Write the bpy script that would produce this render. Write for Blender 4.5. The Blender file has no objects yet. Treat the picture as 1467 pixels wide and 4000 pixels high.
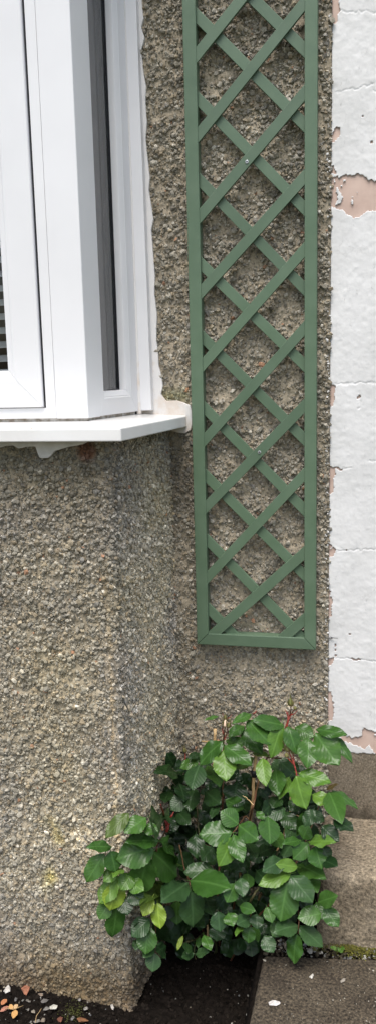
import bpy, bmesh, math, random
import numpy as np
from mathutils import Matrix, Vector
random.seed(7); RNG = np.random.default_rng(11)
R = math.radians
scn = bpy.context.scene
COL = scn.collection

# ------------------------------------------------------------------ camera
F, CX, CY = 3136., 733.5, 2000.            # focal length and centre in photograph pixels
PITCH, YAW, ROLL = R(9.94), R(12.7), R(1.42)
CAM = np.array([0., -1.96, 1.485])
_fw = np.array([-math.sin(YAW)*math.cos(PITCH), math.cos(YAW)*math.cos(PITCH), -math.sin(PITCH)])
_rt = np.array([math.cos(YAW), math.sin(YAW), 0.]); _up = np.cross(_rt, _fw)
_r = math.cos(ROLL)*_rt - math.sin(ROLL)*_up
_u = math.sin(ROLL)*_rt + math.cos(ROLL)*_up
cam = bpy.data.cameras.new('camera'); camo = bpy.data.objects.new('camera', cam); COL.objects.link(camo)
cam.sensor_fit = 'VERTICAL'; cam.sensor_height = 36; cam.lens = F/4000*36
cam.clip_start = .02; cam.clip_end = 500
M = Matrix.Identity(4)
for i in range(3):
    M[i][0], M[i][1], M[i][2], M[i][3] = _r[i], _u[i], -_fw[i], CAM[i]
camo.matrix_world = M
scn.camera = camo

# ------------------------------------------------------------------ sky, sun, exposure (overcast)
SUN_EL, SUN_AZ = R(66), R(183)             # azimuth clockwise from +y (behind the camera)
w = bpy.data.worlds.new('World'); scn.world = w; w.use_nodes = True
nt = w.node_tree; bg = nt.nodes['Background']
sky = nt.nodes.new('ShaderNodeTexSky'); sky.sky_type = 'NISHITA'; sky.sun_disc = False
sky.sun_elevation = SUN_EL; sky.sun_rotation = SUN_AZ; sky.air_density = 1.3; sky.dust_density = 4.0; sky.ozone_density = 0.8
nt.links.new(sky.outputs[0], bg.inputs[0]); bg.inputs[1].default_value = 0.095
sl = bpy.data.lights.new('sun', 'SUN'); sl.energy = 1.5; sl.angle = R(32); sl.color = (1, .99, .975)
so = bpy.data.objects.new('sun', sl); COL.objects.link(so)
sd = Vector((math.sin(SUN_AZ)*math.cos(SUN_EL), math.cos(SUN_AZ)*math.cos(SUN_EL), math.sin(SUN_EL)))
so.rotation_euler = sd.to_track_quat('Z', 'Y').to_euler(); so.location = (-1, -4, 6)
vs = scn.view_settings; vs.view_transform = 'Standard'; vs.look = 'None'; vs.gamma = 1; vs.exposure = 1.08

# ------------------------------------------------------------------ helpers
def ray(x, y): return _fw*F + _r*(x-CX) - _u*(y-CY)
def at(x, y, yp):                          # point of the plane y = yp seen at photograph pixel x, y
    d = ray(x, y); return CAM + d*((yp-CAM[1])/d[1])
def atz(x, y, z):
    d = ray(x, y); return CAM + d*((z-CAM[2])/d[2])

def _h(ix, iy, iz, s):
    n = (ix.astype(np.int64)*374761393 + iy.astype(np.int64)*668265263 + iz.astype(np.int64)*2147483647 + s*974634777) & 0xffffffff
    n = ((n ^ (n >> 13))*1274126177) & 0xffffffff
    n = ((n ^ (n >> 16))*2246822519) & 0xffffffff
    return ((n ^ (n >> 15)) & 0xffffff)/float(0xffffff)
def vn(p, f, s=0):                         # value noise in -1..1
    q = np.asarray(p)*f; i = np.floor(q).astype(np.int64); t = q-i; t = t*t*(3-2*t); r = 0
    for a in (0, 1):
        for b in (0, 1):
            for c in (0, 1):
                wgt = (t[:, 0] if a else 1-t[:, 0])*(t[:, 1] if b else 1-t[:, 1])*(t[:, 2] if c else 1-t[:, 2])
                r = r+wgt*_h(i[:, 0]+a, i[:, 1]+b, i[:, 2]+c, s)
    return r*2-1
def fbm(p, f, s=0, o=3):
    r = 0; a = 1; n = 0
    for k in range(o): r = r+a*vn(p, f*2**k, s+k*17); n += a; a *= .5
    return r/n

def link(o, parent=None):
    COL.objects.link(o)
    if parent is not None: o.parent = parent
    return o
def tag(o, label=None, cat=None, group=None, kind=None):
    if label: o['label'] = label
    if cat: o['category'] = cat
    if group: o['group'] = group
    if kind: o['kind'] = kind
    return o
def thing(name, label, cat, group=None, loc=(0, 0, 0)):
    o = bpy.data.objects.new(name, None); o.location = loc; o.empty_display_size = .05
    COL.objects.link(o)
    return tag(o, label, cat, group)
def mesh_np(name, V, Fc, mat, parent=None, smooth=False, col=None):
    V = np.asarray(V, dtype=np.float32); Fc = np.asarray(Fc, dtype=np.int32); k = Fc.shape[1]
    me = bpy.data.meshes.new(name)
    me.vertices.add(len(V)); me.vertices.foreach_set('co', V.ravel())
    me.loops.add(Fc.size); me.loops.foreach_set('vertex_index', Fc.ravel())
    me.polygons.add(len(Fc)); me.polygons.foreach_set('loop_start', np.arange(0, Fc.size, k, dtype=np.int32))
    me.polygons.foreach_set('use_smooth', np.full(len(Fc), smooth))
    if col is not None:
        a = me.color_attributes.new('Col', 'FLOAT_COLOR', 'POINT')
        c4 = np.ones((len(V), 4), dtype=np.float32); c4[:, :3] = col; a.data.foreach_set('color', c4.ravel())
    me.update(calc_edges=True); me.validate()
    me.materials.append(mat)
    o = bpy.data.objects.new(name, me); return link(o, parent)
def mesh_bm(name, bm, mat, parent=None, smooth=False, bevel=0, seg=2):
    bmesh.ops.recalc_face_normals(bm, faces=bm.faces)
    me = bpy.data.meshes.new(name); bm.to_mesh(me); bm.free(); me.materials.append(mat)
    if smooth:
        for p in me.polygons: p.use_smooth = True
    o = link(bpy.data.objects.new(name, me), parent)
    if bevel:
        m = o.modifiers.new('bevel', 'BEVEL'); m.width = bevel; m.segments = seg; m.limit_method = 'ANGLE'; m.angle_limit = R(25)
        m.harden_normals = False
    return o
def add_prism(bm, poly, z0, z1):           # poly: xy points; z0/z1: numbers or lists
    n = len(poly)
    g = lambda z, i: z[i] if isinstance(z, (list, tuple)) else z
    b = [bm.verts.new((p[0], p[1], g(z0, i))) for i, p in enumerate(poly)]
    t = [bm.verts.new((p[0], p[1], g(z1, i))) for i, p in enumerate(poly)]
    bm.faces.new(b[::-1]); bm.faces.new(t)
    for i in range(n): bm.faces.new((b[i], b[(i+1) % n], t[(i+1) % n], t[i]))
def add_box(bm, x0, x1, y0, y1, z0, z1): add_prism(bm, [(x0, y0), (x1, y0), (x1, y1), (x0, y1)], z0, z1)
def slab_xz(name, poly, y0, y1, mat, parent, bevel=.0012, seg=2):   # outline in x,z; thickness along y
    bm = bmesh.new(); n = len(poly)
    a = [bm.verts.new((p[0], y0, p[1])) for p in poly]; b = [bm.verts.new((p[0], y1, p[1])) for p in poly]
    bm.faces.new(a); bm.faces.new(b[::-1])
    for i in range(n): bm.faces.new((a[i], b[i], b[(i+1) % n], a[(i+1) % n]))
    return mesh_bm(name, bm, mat, parent, bevel=bevel, seg=seg)
def add_tube(bm, pts, rad, sides=7):
    pts = [Vector(p) for p in pts]; rings = []
    prev = None
    for i, p in enumerate(pts):
        d = (pts[min(i+1, len(pts)-1)]-pts[max(i-1, 0)]).normalized()
        a = d.orthogonal().normalized() if prev is None else (prev-d*prev.dot(d)).normalized()
        prev = a; b = d.cross(a); r = rad[i] if isinstance(rad, (list, tuple)) else rad
        rings.append([bm.verts.new(p+(a*math.cos(t)+b*math.sin(t))*r) for t in [2*math.pi*k/sides for k in range(sides)]])
    for i in range(len(rings)-1):
        for k in range(sides): bm.faces.new((rings[i][k], rings[i][(k+1) % sides], rings[i+1][(k+1) % sides], rings[i+1][k]))
    bm.faces.new(rings[0][::-1]); bm.faces.new(rings[-1])
def curve_pts(pts, n=10, wob=.0, seed=0):  # Catmull-Rom through points, with a little wobble
    P = [Vector(p) for p in pts]; P = [P[0]*2-P[1]]+P+[P[-1]*2-P[-2]]; out = []; rr = random.Random(seed)
    for i in range(1, len(P)-2):
        for k in range(n):
            t = k/n
            out.append(.5*((2*P[i])+(P[i+1]-P[i-1])*t+(2*P[i-1]-5*P[i]+4*P[i+1]-P[i+2])*t*t+(3*P[i]-P[i-1]-3*P[i+1]+P[i+2])*t**3)
                       + Vector((rr.uniform(-1, 1), rr.uniform(-1, 1), rr.uniform(-1, 1)))*wob)
    out.append(P[-2]); return out

# ------------------------------------------------------------------ materials
def mat(name, base=(.5, .5, .5), rough=.6, spec=.5):
    m = bpy.data.materials.new(name); m.use_nodes = True; b = m.node_tree.nodes['Principled BSDF']
    b.inputs['Base Color'].default_value = (*base, 1); b.inputs['Roughness'].default_value = rough
    b.inputs['Specular IOR Level'].default_value = spec
    return m, m.node_tree, b
def N(nt, t, **kw):
    n = nt.nodes.new(t)
    for k, v in kw.items():
        if hasattr(n, k): setattr(n, k, v)
        else: n.inputs[k].default_value = v
    return n
def noise(nt, scale, detail=4, rough=.55, coord='Object', vec=None):
    n = N(nt, 'ShaderNodeTexNoise'); n.inputs['Scale'].default_value = scale; n.inputs['Detail'].default_value = detail; n.inputs['Roughness'].default_value = rough
    if vec is None:
        tc = N(nt, 'ShaderNodeTexCoord'); vec = tc.outputs[coord]
    nt.links.new(vec, n.inputs['Vector']); return n
def ramp(nt, src, stops):
    r = N(nt, 'ShaderNodeValToRGB'); e = r.color_ramp.elements
    while len(e) < len(stops): e.new(.5)
    for i, (p, c) in enumerate(stops): e[i].position = p; e[i].color = (*c, 1) if len(c) == 3 else c
    nt.links.new(src, r.inputs[0]); return r
def mixc(nt, fac, a, b, mode='MIX'):
    m = N(nt, 'ShaderNodeMix', data_type='RGBA', blend_type=mode)
    for s, v in ((0, fac), (6, a), (7, b)):
        if hasattr(v, 'is_output'): nt.links.new(v, m.inputs[s])
        else: m.inputs[s].default_value = v if s == 0 else (*v, 1)
    return m.outputs[2]
def bump(nt, b, src, strength, dist):
    n = N(nt, 'ShaderNodeBump'); n.inputs['Strength'].default_value = strength; n.inputs['Distance'].default_value = dist
    nt.links.new(src, n.inputs['Height']); nt.links.new(n.outputs[0], b.inputs['Normal']); return n
def two_tone(name, c0, c1, scale, rough=.8, bs=.4, bd=.002, bscale=None, lo=.35, hi=.65, spec=.3, detail=6):
    m, nt, b = mat(name, c0, rough, spec)
    n = noise(nt, scale, detail); r = ramp(nt, n.outputs[0], [(lo, c0), (hi, c1)]); nt.links.new(r.outputs[0], b.inputs['Base Color'])
    n2 = noise(nt, bscale or scale*4, 5, .6)
    if bs: bump(nt, b, n2.outputs[0], bs, bd)
    return m
def attr_mat(name, rough=.85, grain=300, amt=.35, spec=.25, bd=.0012):
    m, nt, b = mat(name, rough=rough, spec=spec)
    a = N(nt, 'ShaderNodeAttribute', attribute_name='Col'); n = noise(nt, grain, 5, .65)
    r = ramp(nt, n.outputs[0], [(.3, (1-amt,)*3), (.7, (1+amt*.6,)*3)])
    nt.links.new(mixc(nt, 1.0, a.outputs['Color'], r.outputs[0], 'MULTIPLY'), b.inputs['Base Color'])
    bump(nt, b, n.outputs[0], .6, bd); return m

m_dash = attr_mat('pebbledash_mortar', .9, 260, .45)
m_chip = attr_mat('pebbledash_chips', .75, 420, .45, spec=.3, bd=.0006)
m_crumb = attr_mat('soil_crumb', .95, 420, .4, spec=.06, bd=.0006)
def make_upvc():
    m, nt, b = mat('white_upvc', (.80, .80, .81), .28, .5)
    n = noise(nt, 6, 3); r = ramp(nt, n.outputs[0], [(.3, (.715, .715, .725)), (.7, (.755, .755, .765))]); nt.links.new(r.outputs[0], b.inputs['Base Color'])
    n2 = noise(nt, 40, 2); bump(nt, b, n2.outputs[0], .05, .0006); return m
m_upvc = make_upvc()
m_sill = two_tone('sill_plastic', (.74, .73, .71), (.81, .81, .80), 9, .2, .04, .0005, spec=.5)
m_gasket, _, _ = mat('black_gasket', (.012, .012, .016), .5)
m_pack = two_tone('window_packer', (.20, .16, .11), (.50, .48, .45), 60, .8, .3, .001)
m_plaster = two_tone('window_plaster', (.52, .41, .32), (.70, .66, .62), 16, .88, .35, .0018, 60, lo=.36, hi=.56)
def make_plaster():
    m, nt, b = mat('window_plaster', (.7, .68, .66), .88, .25)
    tc = N(nt, 'ShaderNodeTexCoord'); sp_ = N(nt, 'ShaderNodeSeparateXYZ'); nt.links.new(tc.outputs['Object'], sp_.inputs[0]); n = noise(nt, 16, 6, .6)
    ma = N(nt, 'ShaderNodeMath', operation='MULTIPLY_ADD'); nt.links.new(n.outputs[0], ma.inputs[0]); ma.inputs[1].default_value = .9; ma.inputs[2].default_value = 1.02
    mr = N(nt, 'ShaderNodeMath', operation='SUBTRACT'); nt.links.new(ma.outputs[0], mr.inputs[0]); nt.links.new(sp_.outputs[2], mr.inputs[1])
    ms = N(nt, 'ShaderNodeMath', operation='MULTIPLY'); ms.use_clamp = True; nt.links.new(mr.outputs[0], ms.inputs[0]); ms.inputs[1].default_value = 3.2
    r = ramp(nt, ms.outputs[0], [(0, (.70, .685, .67)), (.35, (.64, .58, .52)), (1, (.50, .39, .30))]); nt.links.new(r.outputs[0], b.inputs['Base Color'])
    n2 = noise(nt, 60, 5, .6); bump(nt, b, n2.outputs[0], .4, .002); return m
m_plaster = make_plaster()
m_mortar = two_tone('sill_mortar', (.52, .50, .46), (.68, .66, .62), 30, .9, .4, .002, 120)
def glass_mat(name, ior, tint):
    m = bpy.data.materials.new(name); m.use_nodes = True; g = m.node_tree; g.nodes.remove(g.nodes['Principled BSDF'])
    tr = N(g, 'ShaderNodeBsdfTransparent'); tr.inputs[0].default_value = (*tint, 1); gl = N(g, 'ShaderNodeBsdfGlossy'); gl.inputs['Roughness'].default_value = .01
    fr = N(g, 'ShaderNodeFresnel'); fr.inputs[0].default_value = ior; mx = N(g, 'ShaderNodeMixShader')
    g.links.new(fr.outputs[0], mx.inputs[0]); g.links.new(tr.outputs[0], mx.inputs[1]); g.links.new(gl.outputs[0], mx.inputs[2]); g.links.new(mx.outputs[0], g.nodes['Material Output'].inputs[0]); return m
m_glass = glass_mat('window_glass', 1.95, (.80, .83, .82)); m_glassf = glass_mat('front_glass', 1.4, (.96, .97, .97))
m_blind, _, _ = mat('blind_slat', (.82, .82, .81), .45)
m_room, _, _ = mat('room_paint', (.10, .10, .10), .9)
def make_green():
    m, nt, b = mat('sage_paint', (.1, .16, .1), .42, .5)
    tc = N(nt, 'ShaderNodeTexCoord'); n = noise(nt, 18, 6, .6, vec=tc.outputs['Object'])
    r = ramp(nt, n.outputs[0], [(.25, (.084, .136, .083)), (.55, (.098, .154, .097)), (.8, (.110, .167, .109))]); oi = N(nt, 'ShaderNodeObjectInfo'); ro = ramp(nt, oi.outputs['Random'], [(0, (.93, .93, .93)), (1, (1.07, 1.07, 1.06))]); nt.links.new(mixc(nt, 1., r.outputs[0], ro.outputs[0], 'MULTIPLY'), b.inputs['Base Color'])
    mp = N(nt, 'ShaderNodeMapping'); mp.inputs['Scale'].default_value = (14, 14, 1.2); nt.links.new(tc.outputs['Generated'], mp.inputs[0])
    n2 = noise(nt, 6, 6, .65, vec=mp.outputs[0]); bump(nt, b, n2.outputs[0], .35, .0012)
    r2 = ramp(nt, n.outputs[0], [(.3, (.36,)*3), (.7, (.5,)*3)]); nt.links.new(r2.outputs[0], b.inputs['Roughness']); return m
m_green = make_green()
m_screw, _, bb = mat('zinc_screw', (.62, .63, .65), .35); bb.inputs['Metallic'].default_value = .8
m_under = two_tone('pink_undercoat', (.50, .37, .31), (.60, .46, .39), 22, .85, .2, .001, 90)
def make_white():
    m, nt, b = mat('white_masonry_paint', (.8, .8, .8), .75, .3)
    n = noise(nt, 5, 6, .6); r = ramp(nt, n.outputs[0], [(.3, (.60, .60, .59)), (.62, (.73, .728, .722))])
    mp = N(nt, 'ShaderNodeMapping'); tc = N(nt, 'ShaderNodeTexCoord'); mp.inputs['Scale'].default_value = (1, 1, .55); nt.links.new(tc.outputs['Object'], mp.inputs[0])
    n2 = noise(nt, 85, 8, .72, vec=mp.outputs[0]); r2 = ramp(nt, n2.outputs[0], [(.30, (.70, .70, .69)), (.37, (.96, .96, .96)), (.5, (1, 1, 1))])
    nt.links.new(mixc(nt, 1., r.outputs[0], r2.outputs[0], 'MULTIPLY'), b.inputs['Base Color'])
    vo = N(nt, 'ShaderNodeTexVoronoi', feature='DISTANCE_TO_EDGE'); vo.inputs['Scale'].default_value = 34; nd = noise(nt, 30, 4, .6)
    va = N(nt, 'ShaderNodeVectorMath', operation='MULTIPLY_ADD'); nt.links.new(nd.outputs['Color'], va.inputs[0]); va.inputs[1].default_value = (.03, .03, .03); nt.links.new(tc.outputs['Object'], va.inputs[2]); nt.links.new(va.outputs[0], vo.inputs['Vector'])
    rc = ramp(nt, vo.outputs['Distance'], [(.0, (1, 1, 1)), (.03, (0, 0, 0))]); nm = noise(nt, 9, 4, .6); rm = ramp(nt, nm.outputs[0], [(.54, (0, 0, 0)), (.66, (.45, .45, .45))])
    fac = mixc(nt, 1., rc.outputs[0], rm.outputs[0], 'MULTIPLY'); cur = b.inputs['Base Color'].links[0].from_socket      # fine crazing in patches
    nt.links.new(mixc(nt, fac, cur, (.40, .39, .37)), b.inputs['Base Color'])
    n3 = noise(nt, 45, 8, .68); bump(nt, b, n3.outputs[0], .22, .003); return m
m_white = make_white()
def make_concrete(name, c0, c1, stain, sc=9, spk=260, amt=.5, bd=.002, algae=None):
    m, nt, b = mat(name, c0, .9, .25)
    n = noise(nt, sc, 6, .6); r = ramp(nt, n.outputs[0], [(.3, stain), (.45, c0), (.7, c1)])
    n2 = noise(nt, spk, 4, .7); r2 = ramp(nt, n2.outputs[0], [(.3, (1-amt,)*3), (.55, (1, 1, 1)), (.72, (1+amt, 1+amt*.95, 1+amt*.85))])
    c = mixc(nt, 1., r.outputs[0], r2.outputs[0], 'MULTIPLY')
    if algae:                                                              # damp dirt creeping up from a height, with a ragged edge
        tc = N(nt, 'ShaderNodeTexCoord'); sp_ = N(nt, 'ShaderNodeSeparateXYZ'); nt.links.new(tc.outputs['Object'], sp_.inputs[0])
        n4 = noise(nt, 14, 6, .65); ma = N(nt, 'ShaderNodeMath', operation='MULTIPLY_ADD'); nt.links.new(n4.outputs[0], ma.inputs[0]); ma.inputs[1].default_value = .22; ma.inputs[2].default_value = algae-.11
        mr = N(nt, 'ShaderNodeMath', operation='SUBTRACT'); nt.links.new(ma.outputs[0], mr.inputs[0]); nt.links.new(sp_.outputs[2], mr.inputs[1])
        ms = N(nt, 'ShaderNodeMath', operation='MULTIPLY'); ms.use_clamp = True; nt.links.new(mr.outputs[0], ms.inputs[0]); ms.inputs[1].default_value = 14.
        c = mixc(nt, ms.outputs[0], c, (.055, .045, .032))
    nt.links.new(c, b.inputs['Base Color'])
    mx = N(nt, 'ShaderNodeMath', operation='ADD'); nt.links.new(n.outputs[0], mx.inputs[0]); nt.links.new(n2.outputs[0], mx.inputs[1])
    bump(nt, b, mx.outputs[0], .7, bd); return m
m_conc = make_concrete('bare_concrete', (.20, .165, .12), (.27, .23, .175), (.12, .10, .072), 11, 200, .6, .003, .385)
m_step = make_concrete('step_concrete', (.235, .192, .135), (.32, .265, .19), (.155, .122, .083), 12, 150, .8, .004)
m_slab = make_concrete('slab_concrete', (.070, .056, .039), (.098, .080, .056), (.048, .038, .027), 10, 170, 1.0, .003)
m_soil = two_tone('black_soil', (.006, .005, .004), (.014, .011, .009), 90, .95, .8, .004, 160, spec=.04)
m_bamboo = two_tone('bamboo', (.42, .27, .12), (.56, .40, .21), 40, .5, .15, .0006)
m_tie, _, _ = mat('black_tie', (.012, .012, .013), .6)
m_moss = two_tone('moss_green', (.06, .07, .012), (.13, .13, .03), 120, .95, .6, .002)
def leaf_mat(name, a, bcol, rough=.38, hue=0):
    m, nt, b = mat(name, a, rough-.04, .26)
    uv = N(nt, 'ShaderNodeUVMap'); sp = N(nt, 'ShaderNodeSeparateXYZ'); nt.links.new(uv.outputs[0], sp.inputs[0])
    def mth(op, x, y=None):
        n = N(nt, 'ShaderNodeMath', operation=op)
        for i, v in enumerate((x, y)):
            if v is None: continue
            if hasattr(v, 'is_output'): nt.links.new(v, n.inputs[i])
            else: n.inputs[i].default_value = v
        return n.outputs[0]
    au = mth('ABSOLUTE', mth('SUBTRACT', sp.outputs[0], .5))
    ph = mth('SUBTRACT', mth('MULTIPLY', sp.outputs[1], 7.5), mth('MULTIPLY', au, 5.5))
    tri = mth('ABSOLUTE', mth('SUBTRACT', mth('FRACT', ph), .5))              # .5 on a lateral vein
    puff = mth('SQRT', mth('SUBTRACT', .52, tri))
    rib = mth('MINIMUM', mth('MULTIPLY', au, 18), 1.)
    hgt = mth('MULTIPLY', puff, rib)
    oi = N(nt, 'ShaderNodeObjectInfo'); n = noise(nt, 4, 4, .6)
    c = mixc(nt, oi.outputs['Random'], a, bcol)
    r = ramp(nt, n.outputs[0], [(.3, (.8, .8, .8)), (.7, (1.15, 1.15, 1.1))]); c = mixc(nt, 1., c, r.outputs[0], 'MULTIPLY')
    vein = mth('SUBTRACT', 1., rib); c = mixc(nt, mth('MULTIPLY', vein, .32), c, tuple(min(1, x*1.9+.02) for x in bcol))
    nt.links.new(c, b.inputs['Base Color'])
    bump(nt, b, hgt, .24, .0020)
    b.inputs['Subsurface Weight'].default_value = 0
    # thin leaf: a little light comes through
    out = nt.nodes['Material Output']; t = N(nt, 'ShaderNodeBsdfTranslucent'); ms = N(nt, 'ShaderNodeMixShader'); ms.inputs[0].default_value = .07
    nt.links.new(mixc(nt, 1., c, (1.5, 1.7, .7), 'MULTIPLY'), t.inputs[0]); nt.links.new(b.outputs[0], ms.inputs[1]); nt.links.new(t.outputs[0], ms.inputs[2]); nt.links.new(ms.outputs[0], out.inputs[0])
    return m
m_leaf = {'d': leaf_mat('leaf_dark_shaded', (.010, .028, .009), (.021, .050, .014), .33),  # dark leaves, with shade inside the bush mixed into the green
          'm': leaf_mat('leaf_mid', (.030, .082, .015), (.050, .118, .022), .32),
          'g': leaf_mat('leaf_grey_green', (.024, .058, .020), (.037, .080, .027), .33),
          'b': leaf_mat('leaf_bright', (.068, .150, .022), (.095, .180, .028), .34),
          'y': leaf_mat('leaf_lime', (.17, .26, .030), (.21, .29, .040), .38),
          'o': leaf_mat('leaf_olive', (.045, .085, .014), (.06, .095, .018), .38),
          'z': leaf_mat('leaf_bronze', (.055, .045, .014), (.07, .05, .02), .36)}
m_stem = two_tone('stem_red_green', (.085, .030, .018), (.13, .075, .03), 60, .5, .1, .0006)
m_stemg = two_tone('stem_green', (.040, .048, .016), (.075, .066, .026), 60, .55, .15, .0008)
m_red = two_tone('young_red_shoot', (.16, .016, .012), (.26, .04, .025), 90, .45, .1, .0006)
m_bud = two_tone('bud_green', (.13, .15, .045), (.24, .17, .075), 70, .5, .1, .0006)
m_petal, _, _ = mat('petal_cream', (.75, .55, .40), .5)

# ------------------------------------------------------------------ ground
def ground_h(x, y):
    t = np.clip((x+.262)/.03, 0, 1); t = t*t*(3-2*t)
    h = .112*t
    gap = ((x > -.23) & (y > -.335) & (y < -.2)).astype(float); h = h+gap*.032
    far = np.clip((-y-.75)/.3, 0, 1)
    h = h+(1-t)*far*.03
    h = h+(1-t)*.022*np.exp(-((x+.36)**2+(y+.16)**2)/.012)             # soil heaped round the stems
    h = h+(1-t)*.012*np.clip((-.6-x)/.2, 0, 1)*np.clip((y+.60)/.2, 0, 1)
    return h
def lines(a, b, st, far, lo, hi):
    m = list(np.arange(a, b, st)); l = []; s = st*2; v = a-s
    while v > lo: l.append(v); s *= 1.45; v -= s
    l.append(lo); r = []; s = st*2; v = b+s
    while v < hi: r.append(v); s *= 1.45; v += s
    return np.array(l[::-1]+m+r+[hi])
gx = lines(-1.1, .35, .006, 0, -40, 40); gy = lines(-.75, .0, .006, 0, -40, 40)
X, Y = np.meshgrid(gx, gy); P = np.stack([X.ravel(), Y.ravel(), np.zeros(X.size)], 1)
Z = ground_h(P[:, 0], P[:, 1])
near = (np.abs(P[:, 0]) < 3) & (np.abs(P[:, 1]) < 3)
Z += near*(.006*fbm(P, 25, 3)+.005*fbm(P, 90, 9)+.003*vn(P, 220, 5))
P[:, 2] = Z
nx, ny = len(gx), len(gy); I = np.arange(nx*ny).reshape(ny, nx)
Q = np.stack([I[:-1, :-1], I[:-1, 1:], I[1:, 1:], I[1:, :-1]], -1).reshape(-1, 4)
tag(mesh_np('ground', P, Q, m_soil, smooth=True), kind='structure')

m_path = make_concrete('path_concrete', (.17, .155, .13), (.22, .20, .17), (.12, .11, .09), 6, 150, .6, .003)
bm = bmesh.new(); add_box(bm, -5, 5, -2.7, -1.02, .06, .145); tag(mesh_bm('path', bm, m_path, None, bevel=.008), kind='structure')
m_grass = two_tone('mown_grass', (.030, .050, .014), (.060, .085, .026), 18, .95, .9, .03, 60)
bm = bmesh.new(); add_box(bm, -40, 40, -40, -2.704, -.1, .125); tag(mesh_bm('lawn', bm, m_grass, None), kind='structure')
# ------------------------------------------------------------------ pebbledash
def ico():
    t = (1+5**.5)/2
    v = np.array([(-1, t, 0), (1, t, 0), (-1, -t, 0), (1, -t, 0), (0, -1, t), (0, 1, t), (0, -1, -t), (0, 1, -t), (t, 0, -1), (t, 0, 1), (-t, 0, -1), (-t, 0, 1)], float)
    f = np.array([(0, 11, 5), (0, 5, 1), (0, 1, 7), (0, 7, 10), (0, 10, 11), (1, 5, 9), (5, 11, 4), (11, 10, 2), (10, 7, 6), (7, 1, 8), (3, 9, 4), (3, 4, 2), (3, 2, 6), (3, 6, 8), (3, 8, 9), (4, 9, 5), (2, 4, 11), (6, 2, 10), (8, 6, 7), (9, 8, 1)])
    return v/np.linalg.norm(v[0]), f
ICO_V, ICO_F = ico()
PROTO = []
for k in range(40):
    v = ICO_V*RNG.uniform(.62, 1.25, (12, 1)); v = v*np.array([RNG.uniform(.7, 1.3), RNG.uniform(.6, 1.0), RNG.uniform(.4, .75)])
    c = RNG.uniform(.45, .8); d = RNG.normal(size=3); d /= np.linalg.norm(d)      # one flat broken face
    h = v@d; v = v-np.outer(np.clip(h-c*.6, 0, None), d); PROTO.append(v)
PROTO = np.array(PROTO)
def rand_rot(n, tilt):
    a = RNG.uniform(0, 2*np.pi, n); ax = RNG.normal(size=(n, 3)); ax[:, 2] *= .2; ax /= np.linalg.norm(ax, axis=1)[:, None]
    th = RNG.normal(0, tilt, n)
    K = np.zeros((n, 3, 3)); K[:, 0, 1] = -ax[:, 2]; K[:, 0, 2] = ax[:, 1]; K[:, 1, 0] = ax[:, 2]; K[:, 1, 2] = -ax[:, 0]; K[:, 2, 0] = -ax[:, 1]; K[:, 2, 1] = ax[:, 0]
    T = np.eye(3)+np.sin(th)[:, None, None]*K+(1-np.cos(th))[:, None, None]*(K@K)
    Z = np.zeros((n, 3, 3)); Z[:, 0, 0] = np.cos(a); Z[:, 0, 1] = -np.sin(a); Z[:, 1, 0] = np.sin(a); Z[:, 1, 1] = np.cos(a); Z[:, 2, 2] = 1
    return T@Z
def chips(name, C, Fr, size, colr, m, parent, tilt=.6, small=False):
    """C centres, Fr (n,3,3) frames (columns: tangent, bitangent, normal)"""
    n = len(C); PR, FF = (OPROTO, OCT_F) if small else (PROTO, ICO_F); nv = PR.shape[1]; V = PR[RNG.integers(0, len(PR), n)]*size[:, None, None]
    V = np.einsum('nij,nkj->nki', Fr@rand_rot(n, tilt), V)+C[:, None, :]
    Fc = (FF[None]+nv*np.arange(n)[:, None, None]).reshape(-1, 3)
    cc = np.repeat(colr, nv, axis=0)*RNG.uniform(.8, 1.2, (n*nv, 1))
    return tag(mesh_np(name, V.reshape(-1, 3), Fc, m, parent, False, cc), kind='stuff')
GREYS = np.array([(.115, .112, .10), (.165, .16, .14), (.215, .208, .182), (.28, .27, .24), (.36, .345, .31), (.15, .152, .15), (.27, .235, .175), (.215, .18, .13), (.30, .15, .09), (.55, .53, .49)])
GP = np.array([.07, .15, .22, .20, .10, .07, .11, .08, .006, .012]); GP /= GP.sum()
OCT_V = np.array([(1, 0, 0), (-1, 0, 0), (0, 1, 0), (0, -1, 0), (0, 0, 1), (0, 0, -1)], float); OCT_F = np.array([(0, 2, 4), (2, 1, 4), (1, 3, 4), (3, 0, 4), (2, 0, 5), (1, 2, 5), (3, 1, 5), (0, 3, 5)])
OPROTO = np.array([OCT_V*RNG.uniform(.6, 1.3, (6, 1))*np.array([1, RNG.uniform(.6, 1), RNG.uniform(.5, .85)])+RNG.normal(0, .12, (6, 3)) for k in range(30)])
def lump(P): return .0050*fbm(P, 34, 21)+.0036*fbm(P, 95, 33, 2)
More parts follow.
